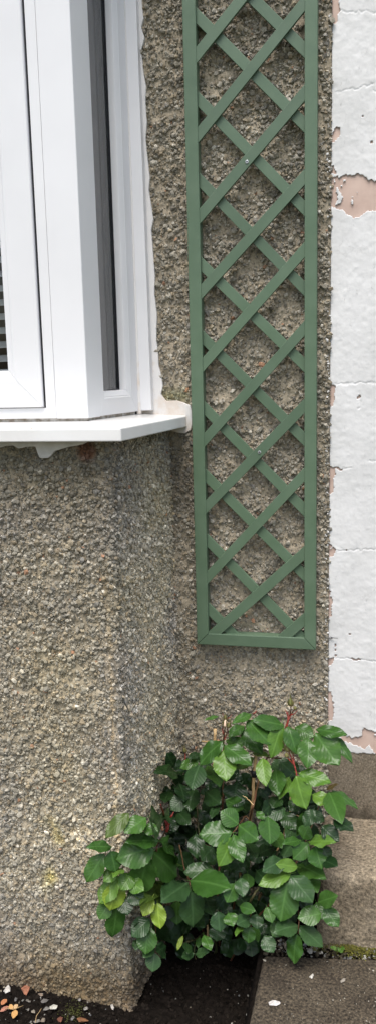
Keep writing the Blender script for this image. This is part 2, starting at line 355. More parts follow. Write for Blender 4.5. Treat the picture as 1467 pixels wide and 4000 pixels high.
def dash(parent, path, z0, z1, zone, density, step=.004, skip=None):
    """path(s)->(x,y,nx,ny) along the wall; sheet of mortar + chips. zone(P)-> colour multiplier (n,3), bare amount (n,)"""
    s0, s1 = path.range
    S = np.arange(s0, s1+1e-6, step); Zz = np.arange(z0, z1+1e-6, step)
    SS, ZZ = np.meshgrid(S, Zz); s = SS.ravel(); z = ZZ.ravel()
    x, y, nx, ny = path(s); P = np.stack([x, y, z], 1); nn = np.stack([nx, ny, 0*nx], 1)
    h = lump(P)+.0016*vn(P, 230, 41)
    V = P+nn*h[:, None]
    I = np.arange(len(V)).reshape(len(Zz), len(S)); Q = np.stack([I[:-1, :-1], I[:-1, 1:], I[1:, 1:], I[1:, :-1]], -1).reshape(-1, 4)
    mul, bare = zone(P)
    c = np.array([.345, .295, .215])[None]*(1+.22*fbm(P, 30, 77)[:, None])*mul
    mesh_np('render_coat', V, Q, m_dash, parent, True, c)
    for small, dens in ((False, density), (True, density*1.5)):
        n = int((s1-s0)*(z1-z0)*dens)
        s = RNG.uniform(s0, s1, n); z = RNG.uniform(z0, z1, n); x, y, nx, ny = path(s); P = np.stack([x, y, z], 1); nn = np.stack([nx, ny, 0*nx], 1)
        mul, bare = zone(P)
        keep = (fbm(P, 26, 55)*.8+.5*vn(P, 85, 58)+.52-bare) > RNG.uniform(-.45, .55, n)
        keep &= ((x > -.98) & (z < 2.5)) | (RNG.random(n) < .35)                         # thinner beyond the left of the picture
        if skip is not None: keep &= ~skip(P)
        P = P[keep]; nn = nn[keep]; mul = mul[keep]; n = len(P)
        size = np.clip(RNG.lognormal(math.log(.0024), .25, n), .0014, .0036) if small else np.clip(RNG.lognormal(math.log(.0047), .30, n), .0028, .0088)
        C = P+nn*(lump(P)+size*RNG.uniform(.0, .60, n))[:, None]
        t = np.stack([-nn[:, 1], nn[:, 0], 0*nn[:, 0]], 1); Fr = np.stack([t, np.tile([0, 0, 1.], (n, 1)), nn], 2)
        col = GREYS[RNG.choice(len(GREYS), n, p=GP)]*RNG.uniform(.75, 1.25, (n, 1)); col = (col*.78+np.array([.30, .26, .20])*.22)*np.array([1.13, 1.10, 1.02])
        chips('pebble_grit' if small else 'pebble_chips', C, Fr, size, col*mul, m_chip, parent, .7, small)

# the plaster patches, as outlines on the wall
edge_px = [(554, 0), (557, 40), (562, 75), (553, 110), (566, 150), (557, 185), (552, 200), (562, 290), (572, 340), (569, 400), (575, 480), (570, 545), (580, 640), (586, 700), (582, 745), (590, 790), (600, 860), (592, 900), (600, 1000),
           (606, 1080), (604, 1150), (614, 1230), (612, 1330), (618, 1370), (621, 1430), (632, 1470), (637, 1510), (629, 1540), (650, 1566), (690, 1564), (716, 1572), (744, 1584), (749, 1610), (750, 1660), (745, 1680), (722, 1693), (697, 1690), (672, 1684)]
EDGE = [at(x, y, -.008) for x, y in edge_px]
EDGE_Z = np.array([p[2] for p in EDGE[:28]])[::-1]; EDGE_X = np.array([p[0] for p in EDGE[:28]])[::-1]
def plaster_mask(P):
    x, z = P[:, 0], P[:, 2]
    a = (z > 1.40) & (x < np.interp(z, EDGE_Z, EDGE_X)-.002)
    b = (z > 1.335) & (z < 1.41) & (x < -.43)
    return a | b

class Flat:
    range = (-.56, -.0885)
    def __call__(s, t): return t, np.full_like(t, -.004), np.zeros_like(t), np.full_like(t, -1.)
house = thing('house_wall', 'brown grey pebbledash house wall behind the green trellis', 'wall')
def zone_house(P):
    x, z = P[:, 0], P[:, 2]
    n = fbm(P, 7, 101, 3); mul = np.array([1.16, 1.165, 1.19])*(1+.17*n)[:, None]
    d = np.clip((1.36-z)/.12, 0, 1)*np.clip((z-1.05)/.15, 0, 1)*np.clip((-.40-x)/.06, 0, 1)          # darker below the sill end
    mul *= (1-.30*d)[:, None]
    low = np.clip((.72-z)/.15, 0, 1); mul *= (1+.12*low)[:, None]; mul[:, 2] *= (1-.02*low)
    g = np.clip(1-np.abs(z-1.425)/.03, 0, 1)*np.clip((-.42-x)/.02, 0, 1); mul = mul*(1-.35*g[:, None])+g[:, None]*np.array([.22, .28, .05])  # moss above the plaster
    edge = np.clip((x+.108)/.016, 0, 1); mul *= (1-.18*edge)[:, None]
    bl = np.clip(1-np.hypot((x+.225)/.03, (z-.98)/.018), 0, 1); mul = mul*(1-.45*np.minimum(1, bl*2)[:, None])
    return mul, .14-.16*low+.15*n
dash(house, Flat(), -.03, 3.1, zone_house, 25000, .0042, plaster_mask)
m_plain = two_tone('plain_render', (.20, .175, .135), (.30, .265, .21), 60, .95, .9, .008, 110)
bm = bmesh.new(); add_box(bm, -.56, -.0895, .0005, .20, -.2, 3.1); mesh_bm('wall_core', bm, m_plain, house)
bm = bmesh.new(); add_box(bm, -4.5, -1.405, -.004, .20, -.2, 3.1); add_box(bm, -1.405, -.56, -.004, .20, 2.722, 3.1); mesh_bm('plain_render', bm, m_plain, house)
# flecks of white paint caught on the edge chips beside the white wall
n = 150; z = RNG.uniform(.55, 2.7, n); C = np.stack([RNG.uniform(-.0985, -.0895, n), np.full(n, -.0065), z], 1)
Fr = np.tile(np.array([[1, 0, 0], [0, 0, -1], [0, 1, 0.]])[None], (n, 1, 1)); Fr[:, :, 2] = (0, -1, 0); Fr[:, :, 1] = (0, 0, 1)
chips('paint_fleck', C, Fr, RNG.uniform(.0015, .0042, n), np.tile([.66, .65, .63], (n, 1)), m_chip, house)

BC, BJ, BL = np.array([-.524, -.362]), np.array([-.482, .004]), -1.42     # bay corner, junction with the wall, left end
class Bay:
    def __init__(s):
        d = BJ-BC; s.ls = np.linalg.norm(d); s.d = d/s.ls; s.n = np.array([s.d[1], -s.d[0]]); s.r = .009
        s.lf = BC[0]-BL; s.range = (0, s.lf+s.ls)
    def __call__(s, t):
        u = t-s.lf; f = u < 0
        x = np.where(f, BC[0]+u, BC[0]+s.d[0]*u); y = np.where(f, BC[1], BC[1]+s.d[1]*u)
        k = np.clip((u+s.r)/(2*s.r), 0, 1); k = k*k*(3-2*k)
        nx = k*s.n[0]; ny = -(1-k)+k*s.n[1]; l = np.hypot(nx, ny); nx, ny = nx/l, ny/l
        q = np.clip(1-np.abs(u)/s.r, 0, 1)**2*.0035                        # soften the arris
        return x-nx*q, y-ny*q, nx, ny
bay = thing('bay_wall', 'grey pebbledash bay wall standing below the white window sill', 'wall')
def zone_bay(P):
    x, y, z = P[:, 0], P[:, 1], P[:, 2]
    n = fbm(P, 5, 301, 3); n2 = fbm(P, 14, 311, 3); mul = np.ones((len(P), 3))*(1.15+.17*n+.11*n2)[:, None]
    hue = np.clip(fbm(P, 6, 391, 3)*1.6, -1, 1)[:, None]; mul = mul*(1+hue*np.array([.07, .055, -.03]))       # sandier and greyer patches
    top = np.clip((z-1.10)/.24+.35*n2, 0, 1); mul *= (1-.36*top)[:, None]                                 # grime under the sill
    side = np.clip((y+.352)/.02, 0, 1); mul *= (1+.42*side)[:, None]  # side face painted lighter to make up for weak light on it
    along = np.clip((y+.362)/.045, 0, 1); mul *= (1-.42*side*(1-along)*np.clip(.75+1.6*n2, 0, 1))[:, None]           # darker patchy band beside the arris
    lo = np.clip((.62-z)/.22, 0, 1)*np.clip((z-.2)/.12, 0, 1); mul *= (1+.20*lo)[:, None]; mul[:, 2] *= 1-.02*lo
    mud = np.clip((.17+.03*n2-z)/.12, 0, 1); mul *= (1-mud[:, None]*np.array([.42, .50, .60]))              # splashed soil
    li = np.clip(1-np.hypot((x+.705)/.045, (z-.36)/.13), 0, 1)*np.clip(n2*2.4+.6, 0, 1); mul = mul*(1+li[:, None]*np.array([.75, .62, -.45]))   # yellow lichen
    ef = np.clip(1-np.hypot((x+.60)/.075, (z-.43)/.05), 0, 1)*np.clip(fbm(P, 40, 351)*2+.7, 0, 1); mul = mul*(1+ef[:, None]*1.1)   # salt bloom
    br = np.clip(1-np.hypot((x+.575)/.028, (z-1.325)/.03), 0, 1)*(y < -.35); br = np.minimum(1, br*2)[:, None]; mul = mul*(1-br)+br*np.array([.52, .30, .25])
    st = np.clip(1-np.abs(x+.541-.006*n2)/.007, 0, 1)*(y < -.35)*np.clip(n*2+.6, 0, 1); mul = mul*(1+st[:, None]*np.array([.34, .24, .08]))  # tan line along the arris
    return mul, .02+.2*n-.25*lo
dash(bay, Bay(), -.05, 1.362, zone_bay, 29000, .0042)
bm = bmesh.new(); add_prism(bm, [(BL, -.345), (-.54, -.345), (-.5, .02), (BL, .02)], -.2, 1.36); mesh_bm('wall_core', bm, m_mortar, bay)
# mortar squeezed out under the sill
px = [(-40, 1724), (0, 1749), (25, 1742), (52, 1740), (72, 1752), (88, 1750), (105, 1745), (138, 1744), (148, 1772), (155, 1788), (165, 1790), (190, 1789), (202, 1778), (214, 1762), (235, 1756), (268, 1746), (300, 1741), (325, 1735), (340, 1726)]
slab_xz('mortar_fillet', [tuple(at(x, y, -.372)[[0, 2]]) for x, y in px]+[(-.585, 1.362), (-.82, 1.362)], -.3735, -.355, m_mortar, bay, .002)
px = [(660, 1686), (690, 1690), (722, 1693), (745, 1682), (742, 1664), (700, 1668)]
# plaster round the window and the sill end
pl = [tuple(p[[0, 2]]) for p in EDGE]
slab_xz('window_plaster', [(-.56, 2.72), (-.518, 2.72)]+pl+[(-.484, 1.352), (-.56, 1.352)], -.0125, .01, m_plaster, house, .0016, 2)

# ------------------------------------------------------------------ neighbour's wall
nb = thing('painted_wall', 'flaking white painted wall with pink undercoat to the right of trellis', 'wall')
WL, WR, WB, WT = -.0888, 3.2, .513, 3.3
bm = bmesh.new(); add_box(bm, WL, WR, .0, .2, .515, WT); mesh_bm('undercoat', bm, m_under, nb)
bm = bmesh.new(); add_box(bm, WL, WR, -.0008, .2, -.1, .514); o = mesh_bm('concrete_base', bm, m_conc, nb)
def wp(l): return np.array([at(x, y, -.002)[[0, 2]] for x, y in l])
def poly_sd(P, poly):                      # signed distance, > 0 inside
    q = P[:, [0, 2]]; n = len(poly); d = np.full(len(q), 1e9); ins = np.zeros(len(q), bool)
    for i in range(n):
        a, b = poly[i], poly[(i+1) % n]; e = b-a; w_ = q-a; t = np.clip((w_@e)/(e@e), 0, 1)
        d = np.minimum(d, np.hypot(*(w_-t[:, None]*e).T))
        c = (a[1] > q[:, 1]) != (b[1] > q[:, 1]); xx = a[0]+(q[:, 1]-a[1])/(b[1]-a[1]+1e-12)*e[0]; ins ^= c & (q[:, 0] < xx)
    return np.where(ins, d, -d)
def line_d(P, l):
    q = P[:, [0, 2]]; d = np.full(len(q), 1e9)
    for a, b in zip(l[:-1], l[1:]):
        e = b-a; w_ = q-a; t = np.clip((w_@e)/(e@e), 0, 1); d = np.minimum(d, np.hypot(*(w_-t[:, None]*e).T))
    return d
PEEL = [wp(l) for l in [
    [(1290, 699), (1325, 692), (1357, 685), (1390, 682), (1410, 685), (1438, 709), (1458, 706), (1500, 735), (1530, 790), (1500, 810), (1467, 818), (1424, 828), (1396, 849), (1357, 842), (1340, 818), (1320, 812), (1290, 803)],
    [(1290, -60), (1318, -60), (1322, 35), (1314, 60), (1316, 75), (1306, 88), (1290, 90)],
    [(1290, 528), (1306, 510), (1312, 498), (1326, 500), (1326, 516), (1318, 538), (1300, 552), (1290, 550)],
    [(1288, 660), (1298, 650), (1310, 672), (1290, 676)],
    [(1285, 1503), (1306, 1505), (1301, 1540), (1298, 1586), (1285, 1586)],
    [(1284, 1826), (1308, 1830), (1301, 1870), (1296, 1924), (1284, 1924)],
    [(1280, 2118), (1306, 2146), (1298, 2172), (1280, 2180)], [(1278, 2310), (1294, 2312), (1290, 2400), (1278, 2420)],
    [(1270, 2572), (1300, 2572), (1293, 2590), (1270, 2610)],
    [(1270, 2700), (1292, 2702), (1294, 2736), (1306, 2752), (1298, 2768), (1292, 2812), (1270, 2812)],
    [(1330, 2862), (1343, 2863), (1350, 2880), (1360, 2876), (1372, 2886), (1392, 2880), (1398, 2884), (1416, 2868), (1416, 2844), (1430, 2856), (1445, 2856), (1452, 2860), (1530, 2850), (1560, 2990), (1270, 2990), (1270, 2930), (1330, 2905)],
]]
ISLE = [wp(l) for l in [[(1308, 735), (1322, 730), (1330, 748), (1338, 770), (1334, 792), (1310, 806), (1303, 800), (1316, 770)],
                        [(1300, 2900), (1350, 2896), (1375, 2905), (1420, 2925), (1440, 2905), (1455, 2930), (1467, 2956), (1430, 2948), (1340, 2952), (1300, 2950)]]]
CR = [wp(l) for l in [[(1319, 44), (1340, 47), (1396, 44), (1467, 47), (1700, 60)], [(1305, 358), (1357, 351), (1410, 339), (1459, 323)],
                      [(1294, 1501), (1343, 1500), (1380, 1497), (1422, 1494), (1467, 1496), (1600, 1492), (1900, 1490)], [(1292, 1826), (1310, 1828), (1322, 1833), (1366, 1827)], [(1440, 1800), (1467, 1798), (1700, 1806)],
                      [(1311, 2148), (1390, 2148), (1467, 2145), (1800, 2160)], [(1294, 2571), (1360, 2572), (1467, 2582), (1800, 2610)], [(1455, 352), (1467, 358)], [(1396, 1600), (1404, 1570), (1398, 1545)]]]
gx = np.concatenate([np.arange(WL, .07, .0019), np.arange(.07, .4, .024), np.arange(.4, WR+.05, .1)]); gz = np.concatenate([np.arange(WB-.003, 2.72, .0019), np.arange(2.72, WT, .02)])
X, Zz = np.meshgrid(gx, gz); P = np.stack([X.ravel(), np.zeros(X.size), Zz.ravel()], 1)
jit = np.stack([fbm(P, 160, 7, 2), 0*P[:, 0], fbm(P, 160, 8, 2)], 1)*.004; PJ = P+jit
peel = np.full(len(P), -1.)
near = P[:, 0] < .12; pn = peel[near]; PJn = PJ[near]
for l in PEEL: pn = np.maximum(pn, poly_sd(PJn, l))
for l in ISLE: pn = np.where(poly_sd(PJn, l) > 0, -.01, pn)
pn = np.where((pn > 0) & (fbm(PJn, 120, 91, 2) > .52), -.001, pn)
crk = np.full(len(pn), 1.)
for l in CR: crk = np.minimum(crk, line_d(PJn+.25*jit[near], l))
pn = np.where((crk < .0011) & (fbm(PJn, 45, 171) > .22), .001, pn)          # joints open up only here and there
groove = np.zeros(len(P)); groove[near] = np.clip(1-crk/.0026, 0, 1)*.0013
peel[near] = pn
pk = vn(P, 55, 131)*.5+vn(P, 140, 132)*.5; peel = np.where((pk > .87) & (fbm(P, 9, 140) > .05), .001, peel)     # small picked-off flecks
base = WB+.003*fbm(P, 60, 5); peel = np.where(P[:, 2] < base, .001, peel)
nx, nz = len(gx), len(gz); I = np.arange(nx*nz).reshape(nz, nx); Q = np.stack([I[:-1, :-1], I[:-1, 1:], I[1:, 1:], I[1:, :-1]], -1).reshape(-1, 4)
Q = Q[(peel[Q] < 0).all(1)]
lift = np.clip((peel+.006)/.006, 0, 1)*.0009*np.clip(fbm(P, 35, 15)+.4, 0, 1)                          # edges of the paint curl out
V = P.copy(); V[:, 1] = -.0022-lift+groove+.0012*fbm(P, 12, 61)+.0006*fbm(P, 90, 63)
used = np.unique(Q); mp_ = np.full(len(V), -1); mp_[used] = np.arange(len(used)); V = V[used]; Q = mp_[Q]
po = mesh_np('paint_coat', V, Q, m_white, nb, True)
sm = po.modifiers.new('thickness', 'SOLIDIFY'); sm.thickness = .0012; sm.offset = 0

# step, plinth edge and slab
def worn_block(name, x0, x1, y0, y1, z0, z1, m, rx, st, parent=None, amp=.004, seed=1, corner=None):
    """rounded, worn block: subdivided box whose arrises are rounded by rx"""
    def axis(a, b): n = max(3, int((b-a)/st)); return np.linspace(a, b, n+1)
    bm = bmesh.new(); bmesh.ops.create_cube(bm, size=1)
    ax, ay, az = axis(x0, x1), axis(y0, y1), axis(z0, z1)
    bm.free(); Vs = []; Fs = []; off = 0
    def face(A, B, fn):
        nonlocal off
        a, b = np.meshgrid(A, B); p = fn(a.ravel(), b.ravel()); I = off+np.arange(a.size).reshape(a.shape); off += a.size
        Vs.append(p); Fs.append(np.stack([I[:-1, :-1], I[:-1, 1:], I[1:, 1:], I[1:, :-1]], -1).reshape(-1, 4))
    k = lambda c, v: np.full(v.shape, c)
    face(ax, ay, lambda a, b: np.stack([a, b, k(z1, a)], 1)); face(ax, az, lambda a, b: np.stack([a, k(y0, a), b], 1))
    face(ay, az, lambda a, b: np.stack([k(x1, a), a, b], 1)); face(ay, az, lambda a, b: np.stack([k(x0, a), a, b], 1)[:, [0, 1, 2]])
    V = np.concatenate(Vs); Fc = np.concatenate(Fs)
    lo = np.array([x0+rx, y0+rx, z0-1]); hi = np.array([x1-rx, y1+1, z1-rx])
    c = np.clip(V, lo, hi); d = V-c; l = np.linalg.norm(d, axis=1); msk = l > 1e-9
    dn = np.where(msk[:, None], d/np.maximum(l, 1e-9)[:, None], 0); Vn = np.where(msk[:, None], c+dn*rx, V)
    h = amp*fbm(V, 14, seed)+amp*.5*fbm(V, 60, seed+3)+amp*.25*vn(V, 180, seed+5); Vn = Vn+dn*h[:, None]
    o = mesh_np(name, Vn, Fc, m, parent, True)
    return o
step = thing('concrete_step', 'worn brown concrete step below the bare foot of the white wall', 'step')
worn_block('step_block', -.101, 1.25, -.257, .02, .05, .333, m_step, .022, .007, step, .0045, 3)
# slab: plan turned a little against the wall
slab = thing('paving_slab', 'grey brown concrete paving slab at the foot of the step', 'slab')
o = worn_block('slab_block', 0, .62, -.62, 0, 0, .06, m_slab, .007, .006, slab, .0016, 8)
for v in o.data.vertices:
    x, y = v.co.x, v.co.y
    v.co.x = -.2172+x*.985+y*.022; v.co.y = -.324+y+x*.135; v.co.z += .094

# ------------------------------------------------------------------ bay window
win = thing('bay_window', 'white plastic bay window with a blind behind its front pane', 'window')
YF, YS = -.29, -.298                        # frame face, sash face
ZB, ZT = 1.3905, 2.66
A = np.array([-.5925, -.29]); Bv = np.array([-.5515, -.031]); sd_ = (Bv-A)/np.linalg.norm(Bv-A); sn = np.array([sd_[1], -sd_[0]])
def sp(t, w_=0.): return tuple(A+sd_*t+sn*w_)
bm = bmesh.new(); add_prism(bm, [(-.6662, YF-.0012), tuple(A+np.array([0, -.0012])), sp(.055, .001), sp(.055, -.05), (-.6662, -.235)], ZB-.001, ZT); mesh_bm('corner_post', bm, m_upvc, win, bevel=.002, seg=3)
def member(name, prof, p0, p1, inward, out, m, parent, k0=1., k1=1., bevel=0.0):
    """mitred bar between outer corners p0,p1; prof: (distance inward, height outward) list; inward/out unit vectors"""
    p0, p1, inw, out = Vector(p0), Vector(p1), Vector(inward), Vector(out); d = (p1-p0).normalized(); bm = bmesh.new()
    a = [bm.verts.new(p0+inw*u+out*v+d*(u*k0)) for u, v in prof]
    b = [bm.verts.new(p1+inw*u+out*v-d*(u*k1)) for u, v in prof]
    n = len(prof); bm.faces.new(a); bm.faces.new(b[::-1])
    for i in range(n): bm.faces.new((a[i], b[i], b[(i+1) % n], a[(i+1) % n]))
    return mesh_bm(name, bm, m, parent, bevel=bevel, seg=2)
def ring(name, c, inw, out, prof, parent, m=m_upvc, gap=.00035, bevel=.0, left=1.):
    """c: four corners in order; each side its own mitred member"""
    for i in range(4):
        p0, p1 = Vector(c[i]), Vector(c[(i+1) % 4]); d = (p1-p0).normalized()*gap
        pr = [(u*left, v) for u, v in prof] if i == 3 else prof            # left: width of the fourth bar against the others
        k = 1/left if i == 3 else 1.
        member(name, pr, p0+d, p1-d, inw[i], out, m, parent, left if i == 0 else k, left if i == 2 else k, bevel)
FL, FR = -1.32, -.6668
OUT = (0, -1, 0); INW = [(0, 0, 1), (-1, 0, 0), (0, 0, -1), (1, 0, 0)]
ring('frame_bar', [(FL, YF, ZB), (FR, YF, ZB), (FR, YF, ZT), (FL, YF, ZT)], INW, OUT, [(0, 0), (.0225, 0), (.0232, -.002), (.0232, -.05), (0, -.05)], win)
SB = ZB+.0245; SL_, SR_ = FL+.0275, -.6938
sash = bpy.data.objects.new('sash', None); link(sash, win)
prof = [(0, -.03), (0, .0055), (.002, .0078), (.058, .0084), (.064, .0072), (.066, .0050), (.0795, .0005), (.081, -.004), (.081, -.03)]
ring('sash_bar', [(SL_, YF, SB), (SR_, YF, SB), (SR_, YF, ZT-.027), (SL_, YF, ZT-.027)], INW, OUT, prof, sash, bevel=.0006)
ring('gasket', [(SL_-.003, YF, SB-.0012), (SR_+.0028, YF, SB-.0012), (SR_+.0028, YF, ZT-.025), (SL_-.003, YF, ZT-.025)], INW, OUT, [(0, -.0006), (.004, -.0006), (.004, -.03), (0, -.03)], sash, m_gasket)
bm = bmesh.new(); add_box(bm, SL_+.075, SR_-.075, YF+.008, YF+.012, SB+.075, ZT-.1); mesh_bm('pane', bm, m_glassf, sash)
# side light
S0, S1 = .0555, .2565
def s3(t, w_, z): q = sp(t, w_); return (q[0], q[1], z)
OUTS = (sn[0], sn[1], 0); DS = (sd_[0], sd_[1], 0); NDS = (-sd_[0], -sd_[1], 0)
side = bpy.data.objects.new('side_light', None); link(side, win)
prof = [(0, -.05), (0, 0), (.038, .0008), (.0402, -.0008), (.042, -.0004), (.0535, -.0055), (.0545, -.012), (.0545, -.05)]
ring('side_frame_bar', [s3(S0, 0, ZB+.0005), s3(S1, 0, ZB+.0005), s3(S1, 0, ZT), s3(S0, 0, ZT)], [(0, 0, 1), NDS, (0, 0, -1), DS], OUTS, prof, side, bevel=.0006, left=.5)
bm = bmesh.new(); q = [s3(S0+.018, -.0062, 0), s3(S1-.05, -.0265, 0), s3(S1-.05, -.0305, 0), s3(S0+.018, -.0102, 0)]
add_prism(bm, [(p[0], p[1]) for p in q], ZB+.05, ZT-.05); mesh_bm('side_pane', bm, m_glass, side)
bm = bmesh.new()
ring('side_gasket', [s3(S0+.026, -.0095, ZB+.0535), s3(S1-.053, -.0215, ZB+.0535), s3(S1-.053, -.0215, ZT-.0535), s3(S0+.026, -.0095, ZT-.0535)], [(0, 0, 1), NDS, (0, 0, -1), DS], OUTS, [(0, 0), (.004, 0), (.004, -.004), (0, -.004)], side, m_gasket)
bm.free()
# cover strip between side light and plaster, sill, packer
slab_xz('cover_strip', [(-.5468, 1.392), (-.5192, 1.3925), (-.5268, ZT), (-.5524, ZT)], -.035, .0, m_upvc, win, .0015)
slab_xz('sealant_bead', [(-.5565, 1.384), (-.5462, 1.384), (-.5515, ZT), (-.5565, ZT)], -.0358, -.01, m_plaster, win, .001)
bm = bmesh.new()
plan = [(FL-.1, -.418), (-.4805, -.418), (-.4375, -.022), (-.4375, -.006), (-.56, -.006), (-.60, -.26), (FL-.1, -.26)]
add_prism(bm, plan, [1.3495, 1.3495, 1.3495, 1.3495, 1.355, 1.355, 1.355], [1.3765, 1.3765, 1.3765, 1.378, 1.3835, 1.3840, 1.3840])
mesh_bm('sill', bm, m_sill, win, bevel=.0028, seg=3, smooth=False)
bm = bmesh.new(); add_prism(bm, [(FL, -.2835), (-.5965, -.2835), sp(.25, -.006), sp(.25, -.04), (-.62, -.24), (FL, -.24)], 1.382, 1.3908); mesh_bm('packer', bm, m_pack, win)
# dark fleck of dirt on the sill nose
n = 60; xs = RNG.normal(-.662, .022, n); C = np.stack([xs, RNG.normal(-.4125, .002, n), np.full(n, 1.3762)], 1)
chips('dirt_fleck', C, np.tile(np.eye(3)[None], (n, 1, 1)), RNG.uniform(.0008, .0022, n), np.tile([.22, .17, .08], (n, 1)), m_chip, win)
# room behind
bm = bmesh.new()
x0, x1, y0, y1, z0, z1 = FL-.06, -.556, -.233, .9, 1.30, 2.70
def quad(bm, *p): bm.faces.new([bm.verts.new(q) for q in p])
quad(bm, (x0, y1, z0), (x1, y1, z0), (x1, y1, z1), (x0, y1, z1)); quad(bm, (x0, y0, z0), (x1+.03, y0, z0), (x1, y1, z0), (x0, y1, z0)); quad(bm, (x0, y0-.06, z1), (x1, y0-.06, z1), (x1, y1, z1), (x0, y1, z1))
quad(bm, (x0, y0, z0), (x0, y1, z0), (x0, y1, z1), (x0, y0, z1)); quad(bm, (x1, .0, z0), (x1, y1, z0), (x1, y1, z1), (x1, .0, z1))
tag(mesh_bm('room', bm, m_room), kind='structure')
bm = bmesh.new(); add_box(bm, FL-.1, -.50, -.36, .2, 2.665, 2.72); mesh_bm('head', bm, m_upvc, win, bevel=.003)
blind = thing('venetian_blind', 'pale grey venetian blind hanging inside the front window pane', 'blind')
bm = bmesh.new(); nseg = 5; wd = .026; ring_ = []
for i in range(nseg+1):
    t = i/nseg-.5; ring_.append((t*wd*math.cos(R(38)), t*wd*math.sin(R(38))+.0012*math.cos(t*math.pi)))
v0 = [bm.verts.new((-1.24, a, b)) for a, b in ring_]; v1 = [bm.verts.new((-.715, a, b)) for a, b in ring_]
for i in range(nseg): bm.faces.new((v0[i], v0[i+1], v1[i+1], v1[i]))
first = mesh_bm('slat', bm, m_blind, blind, True); first.location = (0, -.215, 1.525)
smd = first.modifiers.new('thickness', 'SOLIDIFY'); smd.thickness = .0006
for k in range(1, 34):
    c = first.copy(); link(c, blind); c.location = (0, -.215, 1.525+.0312*k)
bm = bmesh.new(); add_box(bm, -1.24, -.715, -.228, -.202, 1.488, 1.500); mesh_bm('bottom_rail', bm, m_blind, blind, bevel=.001)
bm = bmesh.new(); add_box(bm, -1.24, -.715, -.235, -.195, 2.575, 2.662); mesh_bm('head_rail', bm, m_blind, blind, bevel=.001)
bm = bmesh.new(); add_tube(bm, [(-.86, -.215, 1.49), (-.86, -.215, 2.6)], .0008, 5); mesh_bm('ladder_cord', bm, m_blind, blind)

# ------------------------------------------------------------------ trellis
trl = thing('trellis', 'sage green wooden lattice trellis screwed to the pebbledash wall', 'trellis')
TX0, TX1, TZ0, TZ1 = -.4172, -.1182, .797, 2.62
yf, yb = -.042, -.011
slab_xz('stile', [(TX0, TZ0), (TX0+.030, TZ0+.030), (TX0+.030, TZ1-.03), (TX0, TZ1)], yf, yb, m_green, trl, .0016)
slab_xz('stile', [(TX1, TZ0+.0003), (TX1, TZ1), (TX1-.028, TZ1-.03), (TX1-.028, TZ0+.0303)], yf, yb, m_green, trl, .0016)
slab_xz('rail', [(TX0+.0006, TZ0), (TX1-.0006, TZ0+.0003), (TX1-.0286, TZ0+.0303), (TX0+.0306, TZ0+.030)], yf+.0003, yb, m_green, trl, .0016)
slab_xz('rail', [(TX0+.0306, TZ1-.03), (TX1-.0286, TZ1-.03), (TX1-.0006, TZ1), (TX0+.0006, TZ1)], yf+.0003, yb, m_green, trl, .0016)
XL, XR = -.394, -.139; HW = .0172
def slat(zl, zr, y0, y1, name='slat'):     # zl, zr: height of the centre line at x = -.385 and -.148
    k = (zr-zl)/(-.148+.385); f = lambda x: zl+k*(x+.385)
    pts = []
    poly = [(XL, f(XL)-HW), (XR, f(XR)-HW), (XR, f(XR)+HW), (XL, f(XL)+HW)]
    def clip(poly, zc, keep_above):
        out = []
        for i in range(len(poly)):
            a, b = poly[i], poly[(i+1) % len(poly)]; ia = (a[1] >= zc) == keep_above; ib = (b[1] >= zc) == keep_above
            if ia: out.append(a)
            if ia != ib: t = (zc-a[1])/(b[1]-a[1]); out.append((a[0]+(b[0]-a[0])*t, zc))
        return out
    poly = clip(clip(poly, TZ0+.022, True), TZ1-.022, False)
    if len(poly) >= 3: slab_xz(name, poly, y0, y1, m_green, trl, .0008)
for zl, zr in [(2.366, 2.600), (2.540, 2.78), (2.1887, 2.428), (2.0199, 2.2657), (1.8425, 2.0835), (1.6719, 1.9075), (1.5021, 1.7506), (1.3217, 1.5749), (1.1553, 1.3966), (.9759, 1.2334), (.816, 1.0408), (.648, .8719)]:
    slat(zl, zr, -.0395, -.0318)
for zl, zr in [(2.595, 2.352), (2.770, 2.525), (2.4189, 2.1765), (2.2688, 2.0219), (2.0939, 1.8441), (1.9182, 1.667), (1.7304, 1.4936), (1.5612, 1.3197), (1.3934, 1.1487), (1.2271, .9861), (1.0645, .8195), (.8855, .6419)]:
    slat(zl, zr, -.0314, -.0237)
for x, z in ((-.276, 1.9506), (-.2537, 1.2887)):
    p = (x, -.0395, z)
    bm = bmesh.new(); bmesh.ops.create_cone(bm, cap_ends=True, segments=20, radius1=.0042, radius2=.0036, depth=.0018); bmesh.ops.rotate(bm, verts=bm.verts, matrix=Matrix.Rotation(R(90), 3, 'X'))
    s = mesh_bm('screw', bm, m_screw, trl, bevel=.0004); s.location = (x, -.0403, z)
    bm = bmesh.new(); add_box(bm, -.0025, .0025, -.0003, .0003, -.0006, .0006); add_box(bm, -.0006, .0006, -.0004, .0003, -.0025, .0025); c = mesh_bm('cross_recess', bm, m_gasket, s); c.location = (0, -.00105, 0)

